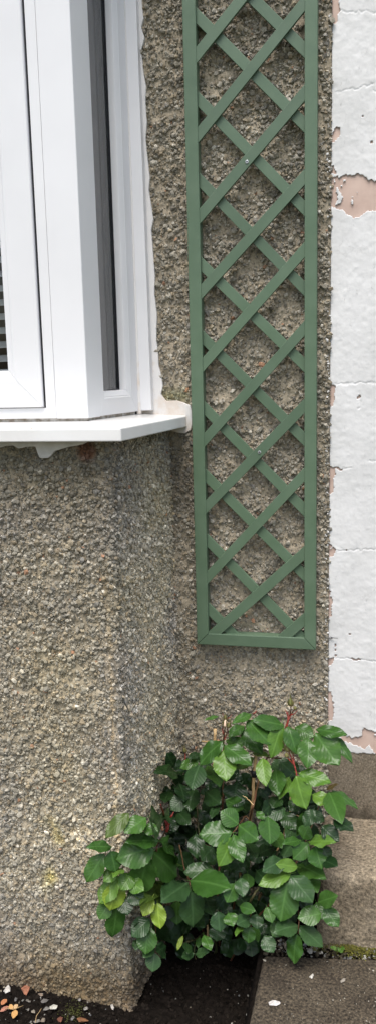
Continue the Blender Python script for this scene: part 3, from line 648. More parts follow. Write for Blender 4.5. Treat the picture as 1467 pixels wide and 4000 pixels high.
# ------------------------------------------------------------------ rose bush
bush = thing('rose_bush', 'leafy green rose bush growing in the corner below the trellis', 'bush', loc=(0, 0, 0))
NV = 14
def leaf_mesh(k):
    rr = random.Random(100+k); nv = 18; nu = 3
    asp = 1.; fold = rr.uniform(-.06, .14); droop = rr.uniform(.04, .24); twist = rr.uniform(-.25, .25); wave = rr.uniform(.012, .06); bend = rr.uniform(-.06, .06)
    V = []; UV = []; Fc = []
    for i in range(nv+1):
        v = i/nv; wv = float(np.interp(v, [0, .06, .15, .28, .42, .55, .68, .8, .9, .96, 1], [0, .15, .29, .42, .49, .50, .46, .36, .21, .085, 0]))
        for j in range(-nu, nu+1):
            u = j/nu; ww = wv*(1+(.055 if i % 2 else -.02)*(abs(j) == nu)) if abs(j) == nu else wv
            x = u*ww; z = fold*abs(x)*1.2-droop*v*v-.9*abs(x)**2*fold + wave*math.sin(v*14+u*3)*abs(u)+twist*x*v
            y = v - .06*abs(u)**2*wv; V.append((x+bend*math.sin(v*math.pi), y, z)); UV.append((.5+u*ww, v))
    W = 2*nu+1
    for i in range(nv):
        for j in range(W-1): Fc.append((i*W+j, i*W+j+1, (i+1)*W+j+1, (i+1)*W+j))
    # stalk
    b0 = len(V)
    for y, r in ((-.16, .011), (-.05, .011), (.03, .012)):
        for a in range(4): V.append((math.cos(a*math.pi/2)*r, y, math.sin(a*math.pi/2)*r-.004-.15*min(0, y)**2)); UV.append((.5, .0))
    for q in range(2):
        for a in range(4): Fc.append((b0+q*4+a, b0+q*4+(a+1) % 4, b0+(q+1)*4+(a+1) % 4, b0+(q+1)*4+a))
    me = bpy.data.meshes.new('leaf'); me.from_pydata(V, [], Fc); uvl = me.uv_layers.new(name='UVMap')
    for p in me.polygons:
        p.use_smooth = True
        for li in p.loop_indices: uvl.data[li].uv = UV[me.loops[li].vertex_index]
    return me
LM = {}
for key in m_leaf:
    LM[key] = []
    for k in range(NV if key in 'dmgb' else 3):
        me = leaf_mesh(k); me.materials.append(m_leaf[key]); LM[key].append(me)
rl = random.Random(5)
def place_leaf(b, t, wid, key, nrm=None, up=.55, flip=0):
    """b, t: base and tip in space; wid: real width"""
    b, t = Vector(b), Vector(t); ax = t-b; L = ax.length; ax.normalize()
    if nrm is None:
        nrm = (Vector(CAM)-b).normalized()*.75+Vector((rl.uniform(-.55, .55), rl.uniform(-.3, .2), up+rl.uniform(-.45, .45)))
    n = (nrm-ax*nrm.dot(ax)).normalized(); x = ax.cross(n)
    o = bpy.data.objects.new('leaf', rl.choice(LM[key])); link(o, bush)
    Mx = Matrix.Identity(4)
    for i in range(3): Mx[i][0] = x[i]*wid; Mx[i][1] = ax[i]*L; Mx[i][2] = n[i]*L*.8; Mx[i][3] = b[i]
    o.matrix_world = Mx; return o
def side_y(px, py):                        # y of the bay side face seen at a pixel
    d = ray(px, py); n = np.array([ (BJ-BC)[1], -(BJ-BC)[0]]); t = ((BC-CAM[:2])@n)/(d[:2]@n); return (CAM+d*t)[1]
def depth(px, py, layer):
    y = np.interp(py, [2750, 2950, 3100, 3300, 3500, 3700], [-.10, -.15, -.20, -.27, -.32, -.33])
    y -= .03*math.exp(-((px-880)/160)**2)
    y += {'f': -.015, 'm': .045, 'k': .105}[layer]
    if px > 1200 and py > 3150: y = min(y, -.285)
    if px > 1000 and py > 3600: y = min(y, -.33)
    if px < 640: y = min(y, -.40-.0002*(640-px)) if py > 3130 else y
    if px < 760:
        s = side_y(px, py)
        if -.37 < s < .01: y = min(y, s-.05)
        elif s <= -.37: y = min(y, -.405)
    return min(y, -.028)
# base x,y  tip x,y  width  colour  layer   (photograph pixels)
LEAVES = """504 3177 414 3262 52 o f|570 3195 490 3243 58 m f|560 3228 612 3252 40 m m|618 3288 508 3275 62 m m|602 3318 467 3352 88 m f|598 3330 716 3430 92 m f|577 3347 543 3503 88 m f|630 3290 712 3366 78 m m|437 3310 352 3303 38 m f|408 3335 338 3440 56 m f|432 3325 452 3402 62 m f|645 3172 598 3205 52 d m|668 3188 678 3242 52 d m|480 3392 448 3412 34 b m|455 3395 410 3440 40 b m
460 3445 432 3553 72 y f|468 3423 388 3522 58 b m|515 3415 478 3470 52 b m|500 3440 555 3472 46 b m|455 3535 443 3660 64 m f|425 3528 388 3585 46 m m|480 3500 495 3565 52 d m|510 3470 545 3530 52 d m|596 3503 558 3572 42 y f|615 3527 624 3624 46 y f|610 3505 640 3540 26 o f|590 3500 540 3500 34 o m|640 3440 595 3490 48 o m
734 3450 638 3506 76 g f|745 3482 760 3615 92 g f|742 3440 872 3455 84 m f|838 3402 722 3402 54 g m|690 3520 687 3607 56 m m|583 3590 515 3648 56 g m|580 3617 565 3722 60 m f|601 3696 562 3730 32 g f|609 3696 655 3727 40 g f|602 3722 597 3790 46 g f|612 3660 647 3675 28 d m|545 3665 528 3705 30 d m|596 3610 647 3650 46 d m|660 3560 640 3640 48 d m|720 3560 790 3610 56 d m|640 3590 700 3680 58 d k
757 3725 710 3733 32 g f|763 3728 805 3718 26 g f|714 3655 692 3708 14 y f|702 3650 686 3700 36 d m|727 3680 735 3714 28 d f|778 3660 768 3698 20 m m|795 3652 822 3703 32 m f|850 3560 860 3635 52 g f|850 3620 843 3674 50 d m|890 3565 907 3613 42 m f|915 3452 888 3520 50 m f|938 3430 946 3497 42 g f|965 3412 969 3462 40 m m|935 3540 985 3557 32 m f|975 3585 928 3605 42 g f|947 3618 922 3642 22 b f|977 3620 968 3682 40 m f|982 3622 1003 3664 30 m m|977 3690 983 3734 40 d m|950 3670 938 3702 34 d m
1121 3445 1090 3592 86 m f|1133 3420 1216 3514 76 g f|1133 3413 1017 3440 48 b f|1185 3402 1234 3478 54 m m|1162 3617 1076 3633 56 g f|1167 3619 1256 3688 60 g f|1160 3650 1138 3758 60 m f|1102 3603 1063 3654 44 m m|1160 3576 1107 3586 40 d m|1253 3568 1169 3580 54 m f|1240 3524 1306 3503 46 m f|1264 3543 1316 3616 46 m f|1233 3526 1254 3587 48 m m|1207 3508 1183 3557 42 d m|1030 3655 1064 3716 44 g f|1040 3543 1061 3599 36 m f|1000 3570 1005 3622 42 d f|1070 3560 1085 3600 34 d m|1040 3600 1050 3645 46 d k
1174 3283 1108 3288 34 m f|1180 3278 1200 3232 48 m f|1202 3288 1288 3272 38 b f|1202 3295 1147 3352 50 m f|1230 3305 1258 3385 64 m f|1114 3360 1032 3393 52 g f|1160 3375 1250 3402 60 m m|1260 3360 1309 3378 42 d f|1131 3303 1105 3340 42 g m|1255 3306 1284 3354 42 d m|1160 3387 1083 3374 38 b f|1045 3190 1055 3285 68 m f|1155 3030 1183 3148 76 b f|1164 3019 1280 3046 55 b f|1128 3035 1088 3108 42 b m|1216 3102 1292 3139 46 b f|1283 3093 1320 3188 62 m f|1295 3086 1391 3146 36 m f|1270 3083 1311 3061 18 z f|1300 3202 1373 3239 50 d m|1255 3226 1314 3280 50 d m|1112 3158 1038 3190 46 g m|1070 3130 1030 3170 44 d m|1070 3310 1003 3332 52 d m|1240 3130 1190 3190 46 d k|1200 3150 1250 3200 50 d k
1107 2835 1000 2800 54 m f|965 2812 1055 2894 72 m f|1100 2826 1064 2951 60 b f|1121 2836 1157 2935 56 m f|1150 2840 1217 2872 52 m m|1200 2883 1198 2989 66 m f|1230 2864 1311 2980 86 m f|1232 2848 1340 2864 42 m f|1295 2868 1371 2966 38 m f|945 2850 1016 2936 58 m m|1022 2962 1030 3057 48 b f|1075 3005 1078 3097 56 m m|985 2942 1040 2945 30 b m|1090 2975 1150 3030 56 d k|981 2790 917 2816 30 m f|952 2835 896 2868 36 m m|868 2898 777 2976 66 m f|876 2910 973 2973 62 m f|874 2930 882 3035 72 b f|880 2895 956 2900 36 m m|778 2988 745 3070 70 g f|810 2990 857 3060 58 m m|775 2972 705 2994 40 m m|682 2997 662 2948 42 d m|697 3025 629 3004 54 d m|780 2940 738 2956 25 d m|852 2797 801 2808 15 m f|992 2960 925 3000 30 o m
904 3253 784 3252 76 m f|904 3272 862 3375 62 b f|910 3260 942 3355 52 m f|929 3219 869 3169 60 m f|931 3222 996 3273 62 m f|948 3160 887 3127 50 m m|853 3145 823 3187 28 d m|925 3060 920 3132 76 d m|720 3115 670 3160 50 g m|690 3170 733 3213 44 d m|765 3258 765 3342 52 d m|962 3290 999 3342 46 d m|1000 3170 1029 3196 24 m f|830 3310 788 3357 50 d m|905 3330 946 3392 56 d m|700 3330 745 3400 60 d k|660 3090 640 3130 48 d m|700 3060 720 3120 52 d m|760 3080 735 3160 56 d m|800 3090 850 3130 56 d m|860 3075 800 3110 50 d k|780 3170 820 3220 46 d k|1000 3400 1040 3440 46 d m|960 3340 930 3390 52 d k|870 3420 900 3470 48 d k|800 3500 830 3560 54 d m|770 3560 800 3620 50 d k|880 3500 850 3550 46 d m|930 3500 960 3540 40 d k|1060 3440 1030 3500 50 d k|1110 3230 1080 3290 46 d k|640 3400 670 3440 46 d m|560 3600 540 3650 44 d k|1180 3120 1130 3160 48 d m|1100 3170 1150 3230 50 d m|1165 3215 1120 3262 44 d m|1090 3110 1060 3150 44 d m|1210 3180 1170 3240 46 m m|950 3090 905 3140 50 d m|1020 3110 1000 3170 46 d k|1060 3250 1090 3300 46 m m|960 3110 985 3160 40 d k"""
nodes_ = []
for row in LEAVES.replace('\n', '|').split('|'):
    f = row.split(); bx, by, tx, ty, wd = map(float, f[:5]); key, lay = f[5], f[6]
    yb_ = depth(bx, by, lay); yt_ = depth(tx, ty, lay)-.012-rl.uniform(0, .02)
    if lay == 'k': yt_ = yb_-.01
    b = at(bx, by, yb_); t = at(tx, ty, yt_); t = b+(t-b)*1.06
    dist = np.linalg.norm(b-CAM); place_leaf(b, t, wd/F*dist*1.20, key); nodes_.append(Vector(b))
# inner and back foliage that fills the bush
rb = random.Random(21); cnt = 0; tries = 0
while cnt < 300-len(nodes_) and tries < 4000:
    tries += 1
    px, py = rb.uniform(630, 1270), rb.uniform(2960, 3680)
    cxp = np.interp(py, [2960, 3100, 3300, 3500, 3680], [900, 940, 930, 900, 840]); hw = np.interp(py, [2960, 3100, 3300, 3500, 3680], [240, 290, 300, 300, 150])
    if abs(px-cxp) > hw: continue
    y = depth(px, py, 'k')+rb.uniform(-.02, .07)
    if px < 760:
        s = side_y(px, py); y = min(y, s-.035) if s < .01 else y
    y = min(y, -.03); b = Vector(at(px, py, y))
    if b.z < .05: continue
    L = rb.uniform(.026, .050); a = rb.uniform(-1.2, 1.2)
    t = b+Vector((math.sin(a)*L, -rb.uniform(.1, .5)*L, -math.cos(a)*L*.9))
    if t.z < .03: continue
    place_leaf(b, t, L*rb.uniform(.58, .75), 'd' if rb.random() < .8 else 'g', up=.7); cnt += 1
# deep inside: leaves too hidden to tell apart, joined
Vs, Fs, off = [], [], 0; tries = 0; ni = 0
base_me = LM['d'][0]; LV = [np.array([v.co[:] for v in me.vertices]) for me in LM['d']]; LF = np.array([p.vertices[:] for p in base_me.polygons])
while ni < 260 and tries < 9000:
    tries += 1; px, py = rb.uniform(560, 1280), rb.uniform(2930, 3690)
    cxp = np.interp(py, [2930, 3100, 3300, 3500, 3690], [900, 930, 925, 890, 840]); hw = np.interp(py, [2930, 3100, 3300, 3500, 3690], [230, 285, 300, 310, 150])
    if abs(px-cxp) > hw: continue
    y = depth(px, py, 'm')+rb.uniform(.04, .13)
    if px < 760:
        s_ = side_y(px, py); y = min(y, s_-.03) if s_ < .01 else y
    b = Vector(at(px, py, min(y, -.03))); L = rb.uniform(.022, .046); a = rb.uniform(-1.3, 1.3); ax = Vector((math.sin(a), -rb.uniform(.0, .5), -math.cos(a)*.9)).normalized()
    if b.z+ax.z*L < .03: continue
    nn_ = Vector((rb.uniform(-.4, .4), -.75, .6)); nn_ = (nn_-ax*nn_.dot(ax)).normalized(); x = ax.cross(nn_); wdt = L*rb.uniform(.6, .8); v = LV[ni % NV]
    Vs.append(np.array(b)+np.outer(v[:, 0]*wdt, x)+np.outer(v[:, 1]*L, ax)+np.outer(v[:, 2]*L*.8, nn_)); Fs.append(LF+off); off += len(v); ni += 1
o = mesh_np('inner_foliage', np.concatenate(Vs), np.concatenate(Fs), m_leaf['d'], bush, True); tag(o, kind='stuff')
# canes
def cane(pts, r0, r1, m, name='cane', seed=0, wob=.0009):
    c = curve_pts(pts, 8, wob, seed); n = len(c); bm = bmesh.new(); add_tube(bm, c, [(r0+(r1-r0)*i/(n-1))*(.68 if r0 > .003 else 1) for i in range(n)], 7); return mesh_bm(name, bm, m, bush, True)
root = Vector((-.362, -.165, .0))
def A3(px, py, lay='m', dy=0): return tuple(at(px, py, depth(px, py, lay)+dy))
def G(dx, dy): return tuple(root+Vector((dx, dy, -.02)))
cane([G(-.02, .0), tuple(at(845, 3700, -.17)), tuple(at(815, 3620, -.19)), A3(790, 3420, 'k'), A3(775, 3250, 'k'), A3(760, 3080, 'k'), A3(723, 2960, 'm')], .0052, .0022, m_stemg, seed=1)
cane([G(.0, .01), tuple(at(870, 3700, -.165)), tuple(at(890, 3640, -.18)), A3(930, 3450, 'k'), A3(971, 3214, 'm'), A3(988, 3145, 'f'), A3(1007, 3055, 'm'), A3(1040, 2960, 'm'), A3(1098, 2900, 'm'), A3(1112, 2843, 'm')], .0055, .0022, m_stem, seed=2)
cane([G(.02, .0), tuple(at(913, 3692, -.17)), tuple(at(936, 3640, -.19)), A3(976, 3524, 'm'), A3(1014, 3457, 'm'), A3(1078, 3338, 'm'), A3(1098, 3298, 'm'), A3(1131, 3221, 'm'), A3(1145, 3120, 'm'), A3(1157, 3028, 'f')], .0052, .0022, m_stemg, seed=3)
cane([G(-.01, .015), tuple(at(855, 3690, -.14)), A3(850, 3500, 'k'), A3(860, 3300, 'k'), A3(870, 3080, 'm'), A3(872, 2930, 'm'), A3(872, 2860, 'f')], .005, .0022, m_stem, seed=4)
cane([G(-.03, -.01), tuple(at(800, 3660, -.2)), A3(720, 3520, 'm'), A3(640, 3380, 'm'), A3(612, 3315, 'm'), A3(640, 3262, 'f'), A3(650, 3225, 'f')], .0045, .002, m_stem, seed=5)
cane([G(.03, -.01), tuple(at(960, 3640, -.23)), A3(1060, 3520, 'm'), A3(1130, 3415, 'm'), A3(1190, 3290, 'm'), A3(1262, 3100, 'm')], .0042, .0016, m_stem, seed=6)
cane([A3(1014, 3457, 'm'), A3(1100, 3470, 'm'), A3(1150, 3520, 'm'), A3(1165, 3600, 'f'), A3(1161, 3648, 'f')], .002, .0011, m_stem, seed=7)
cane([A3(1112, 2930, 'm'), A3(1060, 2924, 'm'), A3(1020, 2915, 'm')], .002, .0013, m_stem, 'twig', 8)
cane([A3(1098, 2962, 'm'), A3(1040, 2960, 'm')], .002, .0014, m_stem, 'twig', 9)
cane([A3(1155, 3186, 'm'), A3(1190, 3192, 'f'), A3(1224, 3191, 'f')], .0013, .0008, m_bamboo, 'twig', 10)
cane([A3(988, 3145, 'f'), A3(965, 3120, 'f'), A3(946, 3108, 'f')], .0013, .0006, m_bamboo, 'twig', 11)
cane([A3(905, 3258, 'f', .004), A3(930, 3225, 'f', .006), A3(955, 3190, 'm'), A3(971, 3200, 'm')], .0012, .0014, m_stem, 'twig', 12)
cane([A3(745, 3480, 'f', .004), A3(738, 3440, 'f', .006), A3(722, 3400, 'm'), A3(700, 3300, 'm')], .0011, .0016, m_stem, 'twig', 13)
cane([tuple(at(760, 3690, -.3)), tuple(at(757, 3720, -.31)), tuple(at(764, 3748, -.31))], .001, .0006, m_stemg, 'twig', 14)
cane([tuple(at(715, 3685, -.31)), tuple(at(742, 3676, -.3)), tuple(at(765, 3668, -.27)), tuple(at(800, 3640, -.22))], .002, .0026, m_stemg, 'twig', 15)
cane([A3(609, 3600, 'm'), A3(606, 3660, 'f', .004), A3(604, 3724, 'f', .003)], .0012, .0008, m_stem, 'twig', 16)
cane([A3(980, 3550, 'f', .004), A3(977, 3585, 'f', .004), A3(978, 3622, 'f', .003)], .0012, .0008, m_stem, 'twig', 17)
cane([tuple(at(780, 3740, -.16)), tuple(at(810, 3745, -.15)), tuple(at(850, 3752, -.14))], .0045, .0050, m_stemg, 'twig', 18)
# buds and red shoots
def bud(px, py, L, wid, m, tilt=0, lay='f', stem=None, sep=True):
    p = Vector(at(px, py, depth(px, py, lay))); bm = bmesh.new(); ns = 8; prof = [(0, .12), (.12, .34), (.3, .5), (.5, .46), (.7, .3), (.88, .12), (1, .03)]
    rings = [[bm.verts.new((math.cos(a)*w_*wid, math.sin(a)*w_*wid, v*L)) for a in [2*math.pi*k/ns for k in range(ns)]] for v, w_ in prof]
    for i in range(len(rings)-1):
        for k in range(ns): bm.faces.new((rings[i][k], rings[i][(k+1) % ns], rings[i+1][(k+1) % ns], rings[i+1][k]))
    bm.faces.new(rings[0][::-1]); bm.faces.new(rings[-1])
    o = mesh_bm('bud', bm, m, bush, True); o.location = p; o.rotation_euler = (R(10), R(tilt), 0)
    if sep:
        bm = bmesh.new()
        for k in range(5):
            a = 2*math.pi*k/5+.3; d = Vector((math.cos(a), math.sin(a), 0)); s = Vector((-d.y, d.x, 0)); w2 = wid*.2
            q = [d*wid*.30+Vector((0, 0, L*.08)), d*wid*.56+Vector((0, 0, L*.45)), d*wid*.36+Vector((0, 0, L*.9)), d*wid*.55+Vector((0, 0, L*1.35))]
            vv = [(bm.verts.new(c-s*w2*(1-i*.3)), bm.verts.new(c+s*w2*(1-i*.3))) for i, c in enumerate(q)]
            for i in range(3): bm.faces.new((vv[i][0], vv[i][1], vv[i+1][1], vv[i+1][0]))
        mesh_bm('sepal', bm, m_bud, o, True)
    if stem: cane([p, *[A3(*q) if len(q) == 2 else A3(q[0], q[1], q[2]) for q in stem]], .0013, .0016, m_red, 'bud_stalk', int(px))
    return o
bud(878, 2840, .021, .016, m_petal, 4, stem=[(874, 2862), (872, 2890)])
bud(889, 2842, .016, .013, m_bud, 16, stem=[(884, 2866), (873, 2895)])
bud(878, 2810, .013, .009, m_bud, 2, stem=[(868, 2840), (870, 2870)])
bud(1135, 2758, .022, .016, m_bud, -6, stem=[(1130, 2790), (1112, 2845)])
bud(1149, 2772, .011, .009, m_bud, 8, stem=[(1138, 2785), (1124, 2815)], sep=False)
bud(1124, 2934, .020, .020, m_bud, -8, stem=[(1136, 2960, 'f'), (1150, 3000, 'f'), (1157, 3030, 'f')])
bud(1142, 2945, .014, .012, m_bud, 4, stem=[(1146, 2975, 'f'), (1152, 3005, 'f')], sep=False)
bud(1121, 2958, .014, .012, m_bud, -20, stem=[(1134, 2975, 'f'), (1148, 2990, 'f')], sep=False)
bud(723, 2940, .016, .011, m_bud, -5, 'm', stem=[(723, 2965, 'm'), (726, 2990, 'm')])
def shoot(b, t, wd, m=m_red):
    b, t = Vector(A3(*b)), Vector(A3(*t)); c = curve_pts([b, (b+t)/2+Vector((.002, -.004, 0)), t], 5, .0005, 3); n = len(c); bm = bmesh.new()
    add_tube(bm, c, [wd*(.35+.65*math.sin(math.pi*min(.95, i/(n-1)+.15))) for i in range(n)], 6); mesh_bm('young_shoot', bm, m, bush, True)
for b, t, wd in (((652, 3232, 'f'), (640, 3180, 'f'), .0036), ((640, 3185, 'f'), (627, 3143, 'f'), .0030), ((653, 3228, 'f'), (662, 3190, 'f'), .0040), ((660, 3195, 'f'), (678, 3172, 'f'), .0028), ((650, 3250, 'f'), (655, 3205, 'f'), .0048), ((1122, 2800, 'f'), (1110, 2770, 'f'), .0014), ((1130, 2795, 'f'), (1160, 2775, 'f'), .0013), ((879, 2812, 'f'), (866, 2785, 'f'), .0009), ((884, 2808, 'f'), (905, 2790, 'f'), .0009), ((1118, 2842, 'f'), (1122, 2780, 'f'), .0022), ((985, 2788, 'f'), (1000, 2775, 'f'), .0016)):
    shoot(b, t, wd)
# bamboo canes that hold the bush
def bamboo(pts, r, label):
    c = curve_pts(pts, 8, 0, 1); bm = bmesh.new(); n = len(c); add_tube(bm, c, [r*(1.12 if i % 7 == 0 else 1) for i in range(n)], 10)
    o = mesh_bm('bamboo_cane', bm, m_bamboo, None, True); return tag(o, label, 'cane', 'bamboo canes in the rose bush')
t1 = Vector(at(839, 2847, -.075)); bamboo([t1, Vector(at(831, 3055, -.085)), Vector(at(815, 3215, -.10)), Vector((-.385, -.15, -.01))], .0038, 'pale bamboo cane rising above the leaves on the left of the bush')
t2 = Vector(at(999, 2940, -.12)); bamboo([t2, Vector(at(988, 3050, -.125)), Vector(at(975, 3200, -.135)), Vector((-.345, -.15, -.01))], .0040, 'pale bamboo cane tied to a red stem in the middle of the bush')
t3 = Vector(at(1140, 3085, -.15)); bamboo([t3, Vector(at(1133, 3126, -.155)), Vector(at(1110, 3250, -.165)), Vector((-.315, -.155, -.01))], .0038, 'short bamboo cane on the right of the bush, mostly behind leaves')
bm = bmesh.new(); add_tube(bm, [at(788, 2896, -.083), at(850, 2898, -.083)], .0022, 6); tag(mesh_bm('split_stick', bm, m_bamboo, None, True), 'thin split bamboo stick lying across the left cane', 'stick')
def tie(px, py, y, label, r=.0065):
    p = Vector(at(px, py, y)); bm = bmesh.new(); add_tube(bm, [p+Vector((-.002, 0, .008)), p+Vector((.0, 0, 0)), p+Vector((.001, 0, -.008))], [r, r*1.05, r], 10)
    add_tube(bm, [p+Vector((.004, -.008, 0)), p+Vector((.016, -.010, .004)), p+Vector((.021, -.011, .007))], [.004, .004, .002], 6)
    tag(mesh_bm('plant_tie', bm, m_tie, None, True), label, 'plant tie')
tie(990, 3022, -.1235, 'black plant tie round the middle bamboo cane'); tie(1128, 3200, -.160, 'black plant tie round the short right bamboo cane')

# ------------------------------------------------------------------ small things
def pebble(px, py, zr, size, col, name, label, cat, group, flat=.5, rough=.7, elong=1.3):
    p = atz(px, py, zr); m = two_tone(name+'_mineral', tuple(c*.45 for c in col), tuple(c*.85 for c in col), 130, .85, .5, .002, lo=.3, hi=.6)
    k = RNG.integers(0, len(PROTO)); v = PROTO[k]*size*.86*np.array([elong, 1., flat*1.6]); a = RNG.uniform(0, 6.28)
    Rz = np.array([[math.cos(a), -math.sin(a), 0], [math.sin(a), math.cos(a), 0], [0, 0, 1]]); v = v@Rz.T
    v[:, 2] -= v[:, 2].min()*.55; bm = bmesh.new(); vs_ = [bm.verts.new(q) for q in v]
    for f in ICO_F: bm.faces.new([vs_[i] for i in f])
    bmesh.ops.subdivide_edges(bm, edges=bm.edges[:], cuts=1, smooth=.18)
    for q in bm.verts: q.co *= 1+rl.uniform(-.07, .07)
    o = mesh_bm(name, bm, m, None, False); gz_ = zr
    o.location = (p[0], p[1], gz_); return tag(o, label, cat, group)
GS = 'loose stones on the soil at the foot of the bay wall'
for px, py, sz, c, lb in [(111, 3910, .013, (.28, .25, .21), 'brownish grey stone just below the orange terracotta shard'), (173, 3913, .015, (.24, .22, .20), 'largest dark grey stone above the middle of the loose stones'),
        (185, 3941, .014, (.30, .28, .25), 'mid grey stone beside the pale cream chip'), (132, 3953, .011, (.46, .40, .31), 'buff rounded stone in the middle of the loose stones'), (111, 3945, .009, (.34, .31, .27), 'small grey stone left of the buff rounded stone'),
        (61, 3907, .010, (.20, .19, .18), 'dark stone just above the dried leaf sprig'), (161, 3888, .012, (.42, .32, .24), 'upright fawn stone to the right of the terracotta shard'), (311, 3907, .010, (.40, .37, .33), 'pale grey stone close under the bay wall, right of the heap'),
        (336, 3941, .012, (.42, .39, .34), 'light grey stone standing alone on the soil beside green moss'), (171, 3990, .016, (.40, .33, .25), 'flat beige stone at the bottom edge of the picture'), (146, 3993, .012, (.36, .33, .28), 'grey stone left of the flat beige stone at the bottom'),
        (285, 3978, .009, (.26, .25, .23), 'small dark grey stone between the red shard and the rust brown shard')]:
    pebble(px, py, .012, sz*.66, tuple(v*.8 for v in c), 'stone', lb, 'stone', GS)
pebble(29, 3865, .018, .013, (.66, .62, .56), 'stone_chip', 'white flat stone chip on the soil against the bay wall', 'stone', None, .3)
pebble(105, 3875, .016, .016, (.40, .17, .10), 'terracotta_shard', 'orange red terracotta shard on the soil below the bay wall', 'shard', None, .35)
pebble(210, 3934, .014, .014, (.58, .56, .48), 'stone_chip', 'pale cream stone chip at the right end of the loose stones', 'stone', None, .3)
pebble(21, 3942, .014, .012, (.55, .25, .17), 'terracotta_shard', 'salmon pink shard on the soil below the dried leaves', 'shard', None, .35)
pebble(324, 3990, .010, .014, (.28, .13, .06), 'brown_shard', 'rust brown shard on the soil at the bottom of the picture', 'shard', None, .35)
pebble(238, 3985, .010, .012, (.20, .08, .05), 'brown_shard', 'dull dark red shard on the soil between the stones', 'shard', None, .35)
pebble(438, 3932, .010, .010, (.62, .58, .52), 'stone_chip', 'jagged white chip on the soil near the corner of the bay wall', 'stone', None, .3, elong=1.6)
pebble(1070, 3921, .1555, .0115, (.80, .76, .72), 'stone_chip', 'bright white stone chip lying on the paving slab', 'stone', None, .35)
pebble(1213, 3816, .1555, .0065, (.70, .67, .60), 'stone_chip', 'thin whitish chip on the paving slab under the bush', 'stone', None, .3, elong=2.0)
pebble(1340, 3829, .1555, .0065, (.40, .36, .30), 'stone_chip', 'thin grey chip on the right of the paving slab', 'stone', None, .3, elong=2.0)
pebble(1031, 3751, .1555, .004, (.62, .56, .46), 'stone_chip', 'tiny pale chip near the back left corner of the slab', 'stone', None, .4)
# dried leaves
def dried(pts, wd, col, label, zr=.024, curl=.5):
    m = two_tone('dried_leaf', tuple(c*.7 for c in col), col, 120, .7, .3, .001)
    b, t = Vector(atz(*pts[0], zr)), Vector(atz(*pts[1], zr)); ax = (t-b); L = ax.length; ax.normalize(); n = Vector((.1, -.4, 1)).normalized(); n = (n-ax*n.dot(ax)).normalized(); x = ax.cross(n)
    me = leaf_mesh(3).copy(); me.materials.append(m); o = bpy.data.objects.new('dried_leaf', me); COL.objects.link(o)
    Mx = Matrix.Identity(4)
    for i in range(3): Mx[i][0] = x[i]*wd; Mx[i][1] = ax[i]*L; Mx[i][2] = n[i]*L*curl; Mx[i][3] = b[i]
    o.matrix_world = Mx; return tag(o, label, 'leaf', 'dried leaves on the soil')
dried([(6, 3925), (28, 3900)], .012, (.48, .20, .09), 'rusty orange dried leaf beside the white chip at picture left')
dried([(50, 3942), (38, 3922)], .010, (.58, .34, .13), 'small upright tan leaflet of the dried sprig')
dried([(58, 3940), (68, 3920)], .010, (.62, .42, .22), 'pale buff leaflet on the right of the dried sprig')
dried([(62, 3944), (52, 3976)], .014, (.58, .33, .12), 'curled ochre leaflet hanging below the dried sprig')
bm = bmesh.new(); add_tube(bm, [atz(20, 3938, .022), atz(55, 3942, .024), atz(92, 3928, .022)], [.0008, .0011, .0007], 5); tag(mesh_bm('dried_stalk', bm, m_bamboo, None, True), 'thin dry stalk between the dried leaflets', 'stalk')
bm = bmesh.new(); add_tube(bm, curve_pts([atz(140, 3995, .018), atz(143, 3970, .022), atz(155, 3952, .020), atz(162, 3940, .018)], 5), .0007, 5); tag(mesh_bm('dry_straw', bm, m_bamboo, None, True), 'pale bent straw among the loose stones', 'straw')
# soil crumbs and grit: nobody could count them
n = 5200; x = RNG.uniform(-1.0, -.25, n); y = RNG.uniform(-.7, -.03, n); k = ~((y > -.37) & (x < -.52)); x, y = x[k], y[k]; n = len(x)
z = ground_h(x, y)+.006*fbm(np.stack([x, y, 0*x], 1), 25, 3)
grit = RNG.random(n) < np.where(x < -.58, .22, .05); col = np.where(grit[:, None], GREYS[RNG.integers(2, 7, n)], np.array([.012, .0095, .0075])*RNG.uniform(.6, 1.8, (n, 1)))
chips('soil_crumbs', np.stack([x, y, z+.001], 1), np.tile(np.eye(3)[None], (n, 1, 1)), np.where(grit, RNG.uniform(.0012, .004, n), RNG.uniform(.002, .0075, n)), col, m_crumb, None, 1.)
n = 420; x = RNG.uniform(-.20, .30, n); y = RNG.uniform(-.62, -.33, n)+.135*(x+.2); C = np.stack([x, y, np.full(n, .1545)], 1); k = fbm(C, 12, 411) > -.15
C = C[k]; n = len(C); chips('slab_grit', C, np.tile(np.eye(3)[None], (n, 1, 1)), RNG.lognormal(math.log(.0011), .4, n).clip(.0006, .003), np.array([.36, .33, .27])*RNG.uniform(.4, 1.3, (n, 1)), m_chip, slab, .3)
# moss, grit and weed in the joint behind the slab
n = 900; x = RNG.uniform(-.215, .3, n); y = np.interp(x, [-.22, .035, .3], [-.318, -.288, -.262])+RNG.uniform(.0, .05, n); y = np.minimum(y, -.258)
col = np.where((RNG.random(n) < .35)[:, None], GREYS[RNG.integers(1, 8, n)]*1.1, np.array([.05, .04, .025])); 
chips('joint_grit', np.stack([x, y, RNG.uniform(.140, .158, n)], 1), np.tile(np.eye(3)[None], (n, 1, 1)), RNG.lognormal(math.log(.0036), .4, n).clip(.0015, .009), col, m_chip, None, 1.)
def moss(name, cx, cy, cz, rx, ry, n, label=None, c=(.12, .115, .02)):
    x = RNG.normal(0, .5, n)*rx; y = RNG.normal(0, .5, n)*ry; h = np.exp(-(x/rx)**2-(y/ry)**2)
    C = np.stack([cx+x, np.minimum(cy+y, -.2585) if cx > -.2 else cy+y, cz+h*RNG.uniform(.3, 1, n)*.012], 1); col = np.array(c)*RNG.uniform(.5, 1.6, (n, 1))
    return C, col
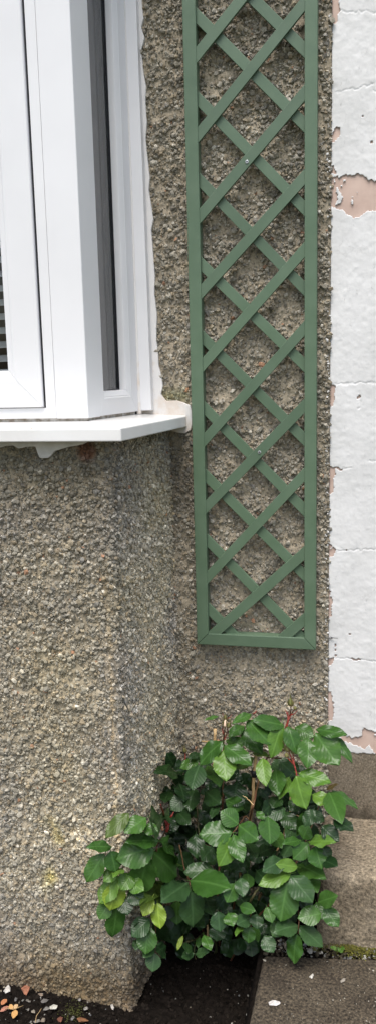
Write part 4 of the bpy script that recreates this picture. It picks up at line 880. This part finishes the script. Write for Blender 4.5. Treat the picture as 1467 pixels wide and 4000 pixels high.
Cs, cs = zip(*[moss('', px, py, .155, rx, .02, n) for px, py, rx, n in ((-.02, -.272, .05, 900), (.06, -.268, .06, 700), (.16, -.265, .06, 500), (-.10, -.278, .02, 120))])
n = sum(map(len, Cs)); chips('moss', np.concatenate(Cs), np.tile(np.eye(3)[None], (n, 1, 1)), RNG.uniform(.0008, .0022, n), np.concatenate(cs), m_chip, None, 1.2)
p = atz(290, 3952, .012); C, cl = moss('', p[0], p[1], .008, .03, .03, 260, c=(.06, .065, .014)); C[:, 2] = .006+RNG.uniform(0, .01, len(C))
chips('soil_moss', C, np.tile(np.eye(3)[None], (len(C), 1, 1)), RNG.uniform(.0008, .002, len(C)), cl, m_chip, None, 1.2)
wd_ = thing('seedling', 'tiny pale green weed seedling in the joint between slab and step', 'weed')
base = Vector(atz(1312, 3722, .158))
for k in range(7):
    a = k*2.4; L = rb.uniform(.008, .014); o = bpy.data.objects.new('leaf', LM['b'][k % 3]); link(o, wd_)
    d = Vector((math.cos(a), math.sin(a)*.7-.3, rb.uniform(.2, .9))).normalized(); nn_ = Vector((0, -.6, 1)); nn_ = (nn_-d*nn_.dot(d)).normalized(); xx = d.cross(nn_); Mx = Matrix.Identity(4)
    q = base+Vector((rb.uniform(-.008, .008), rb.uniform(-.004, .004), rb.uniform(.002, .014)))
    for i in range(3): Mx[i][0] = xx[i]*L*.8; Mx[i][1] = d[i]*L; Mx[i][2] = nn_[i]*L; Mx[i][3] = q[i]
    o.matrix_world = Mx
bm = bmesh.new(); add_tube(bm, [base-Vector((0, 0, .012)), base+Vector((.001, 0, .014))], [.001, .0006], 5); mesh_bm('stem', bm, m_stemg, wd_, True)
# forked black wire stub on the white wall
bm = bmesh.new(); q = Vector(at(1283, 2492, -.004))
add_tube(bm, [q, Vector(at(1300, 2492, -.010)), Vector(at(1318, 2493, -.012))], [.0013, .0010, .0006], 6); add_tube(bm, [Vector(at(1297, 2492, -.010)), Vector(at(1288, 2487, -.014))], [.0009, .0005], 5); add_tube(bm, [Vector(at(1297, 2492, -.010)), Vector(at(1288, 2498, -.012))], [.0009, .0005], 5)
tag(mesh_bm('wire_stub', bm, m_tie, None, True), 'short black forked wire poking out at the edge of the white wall', 'wire')
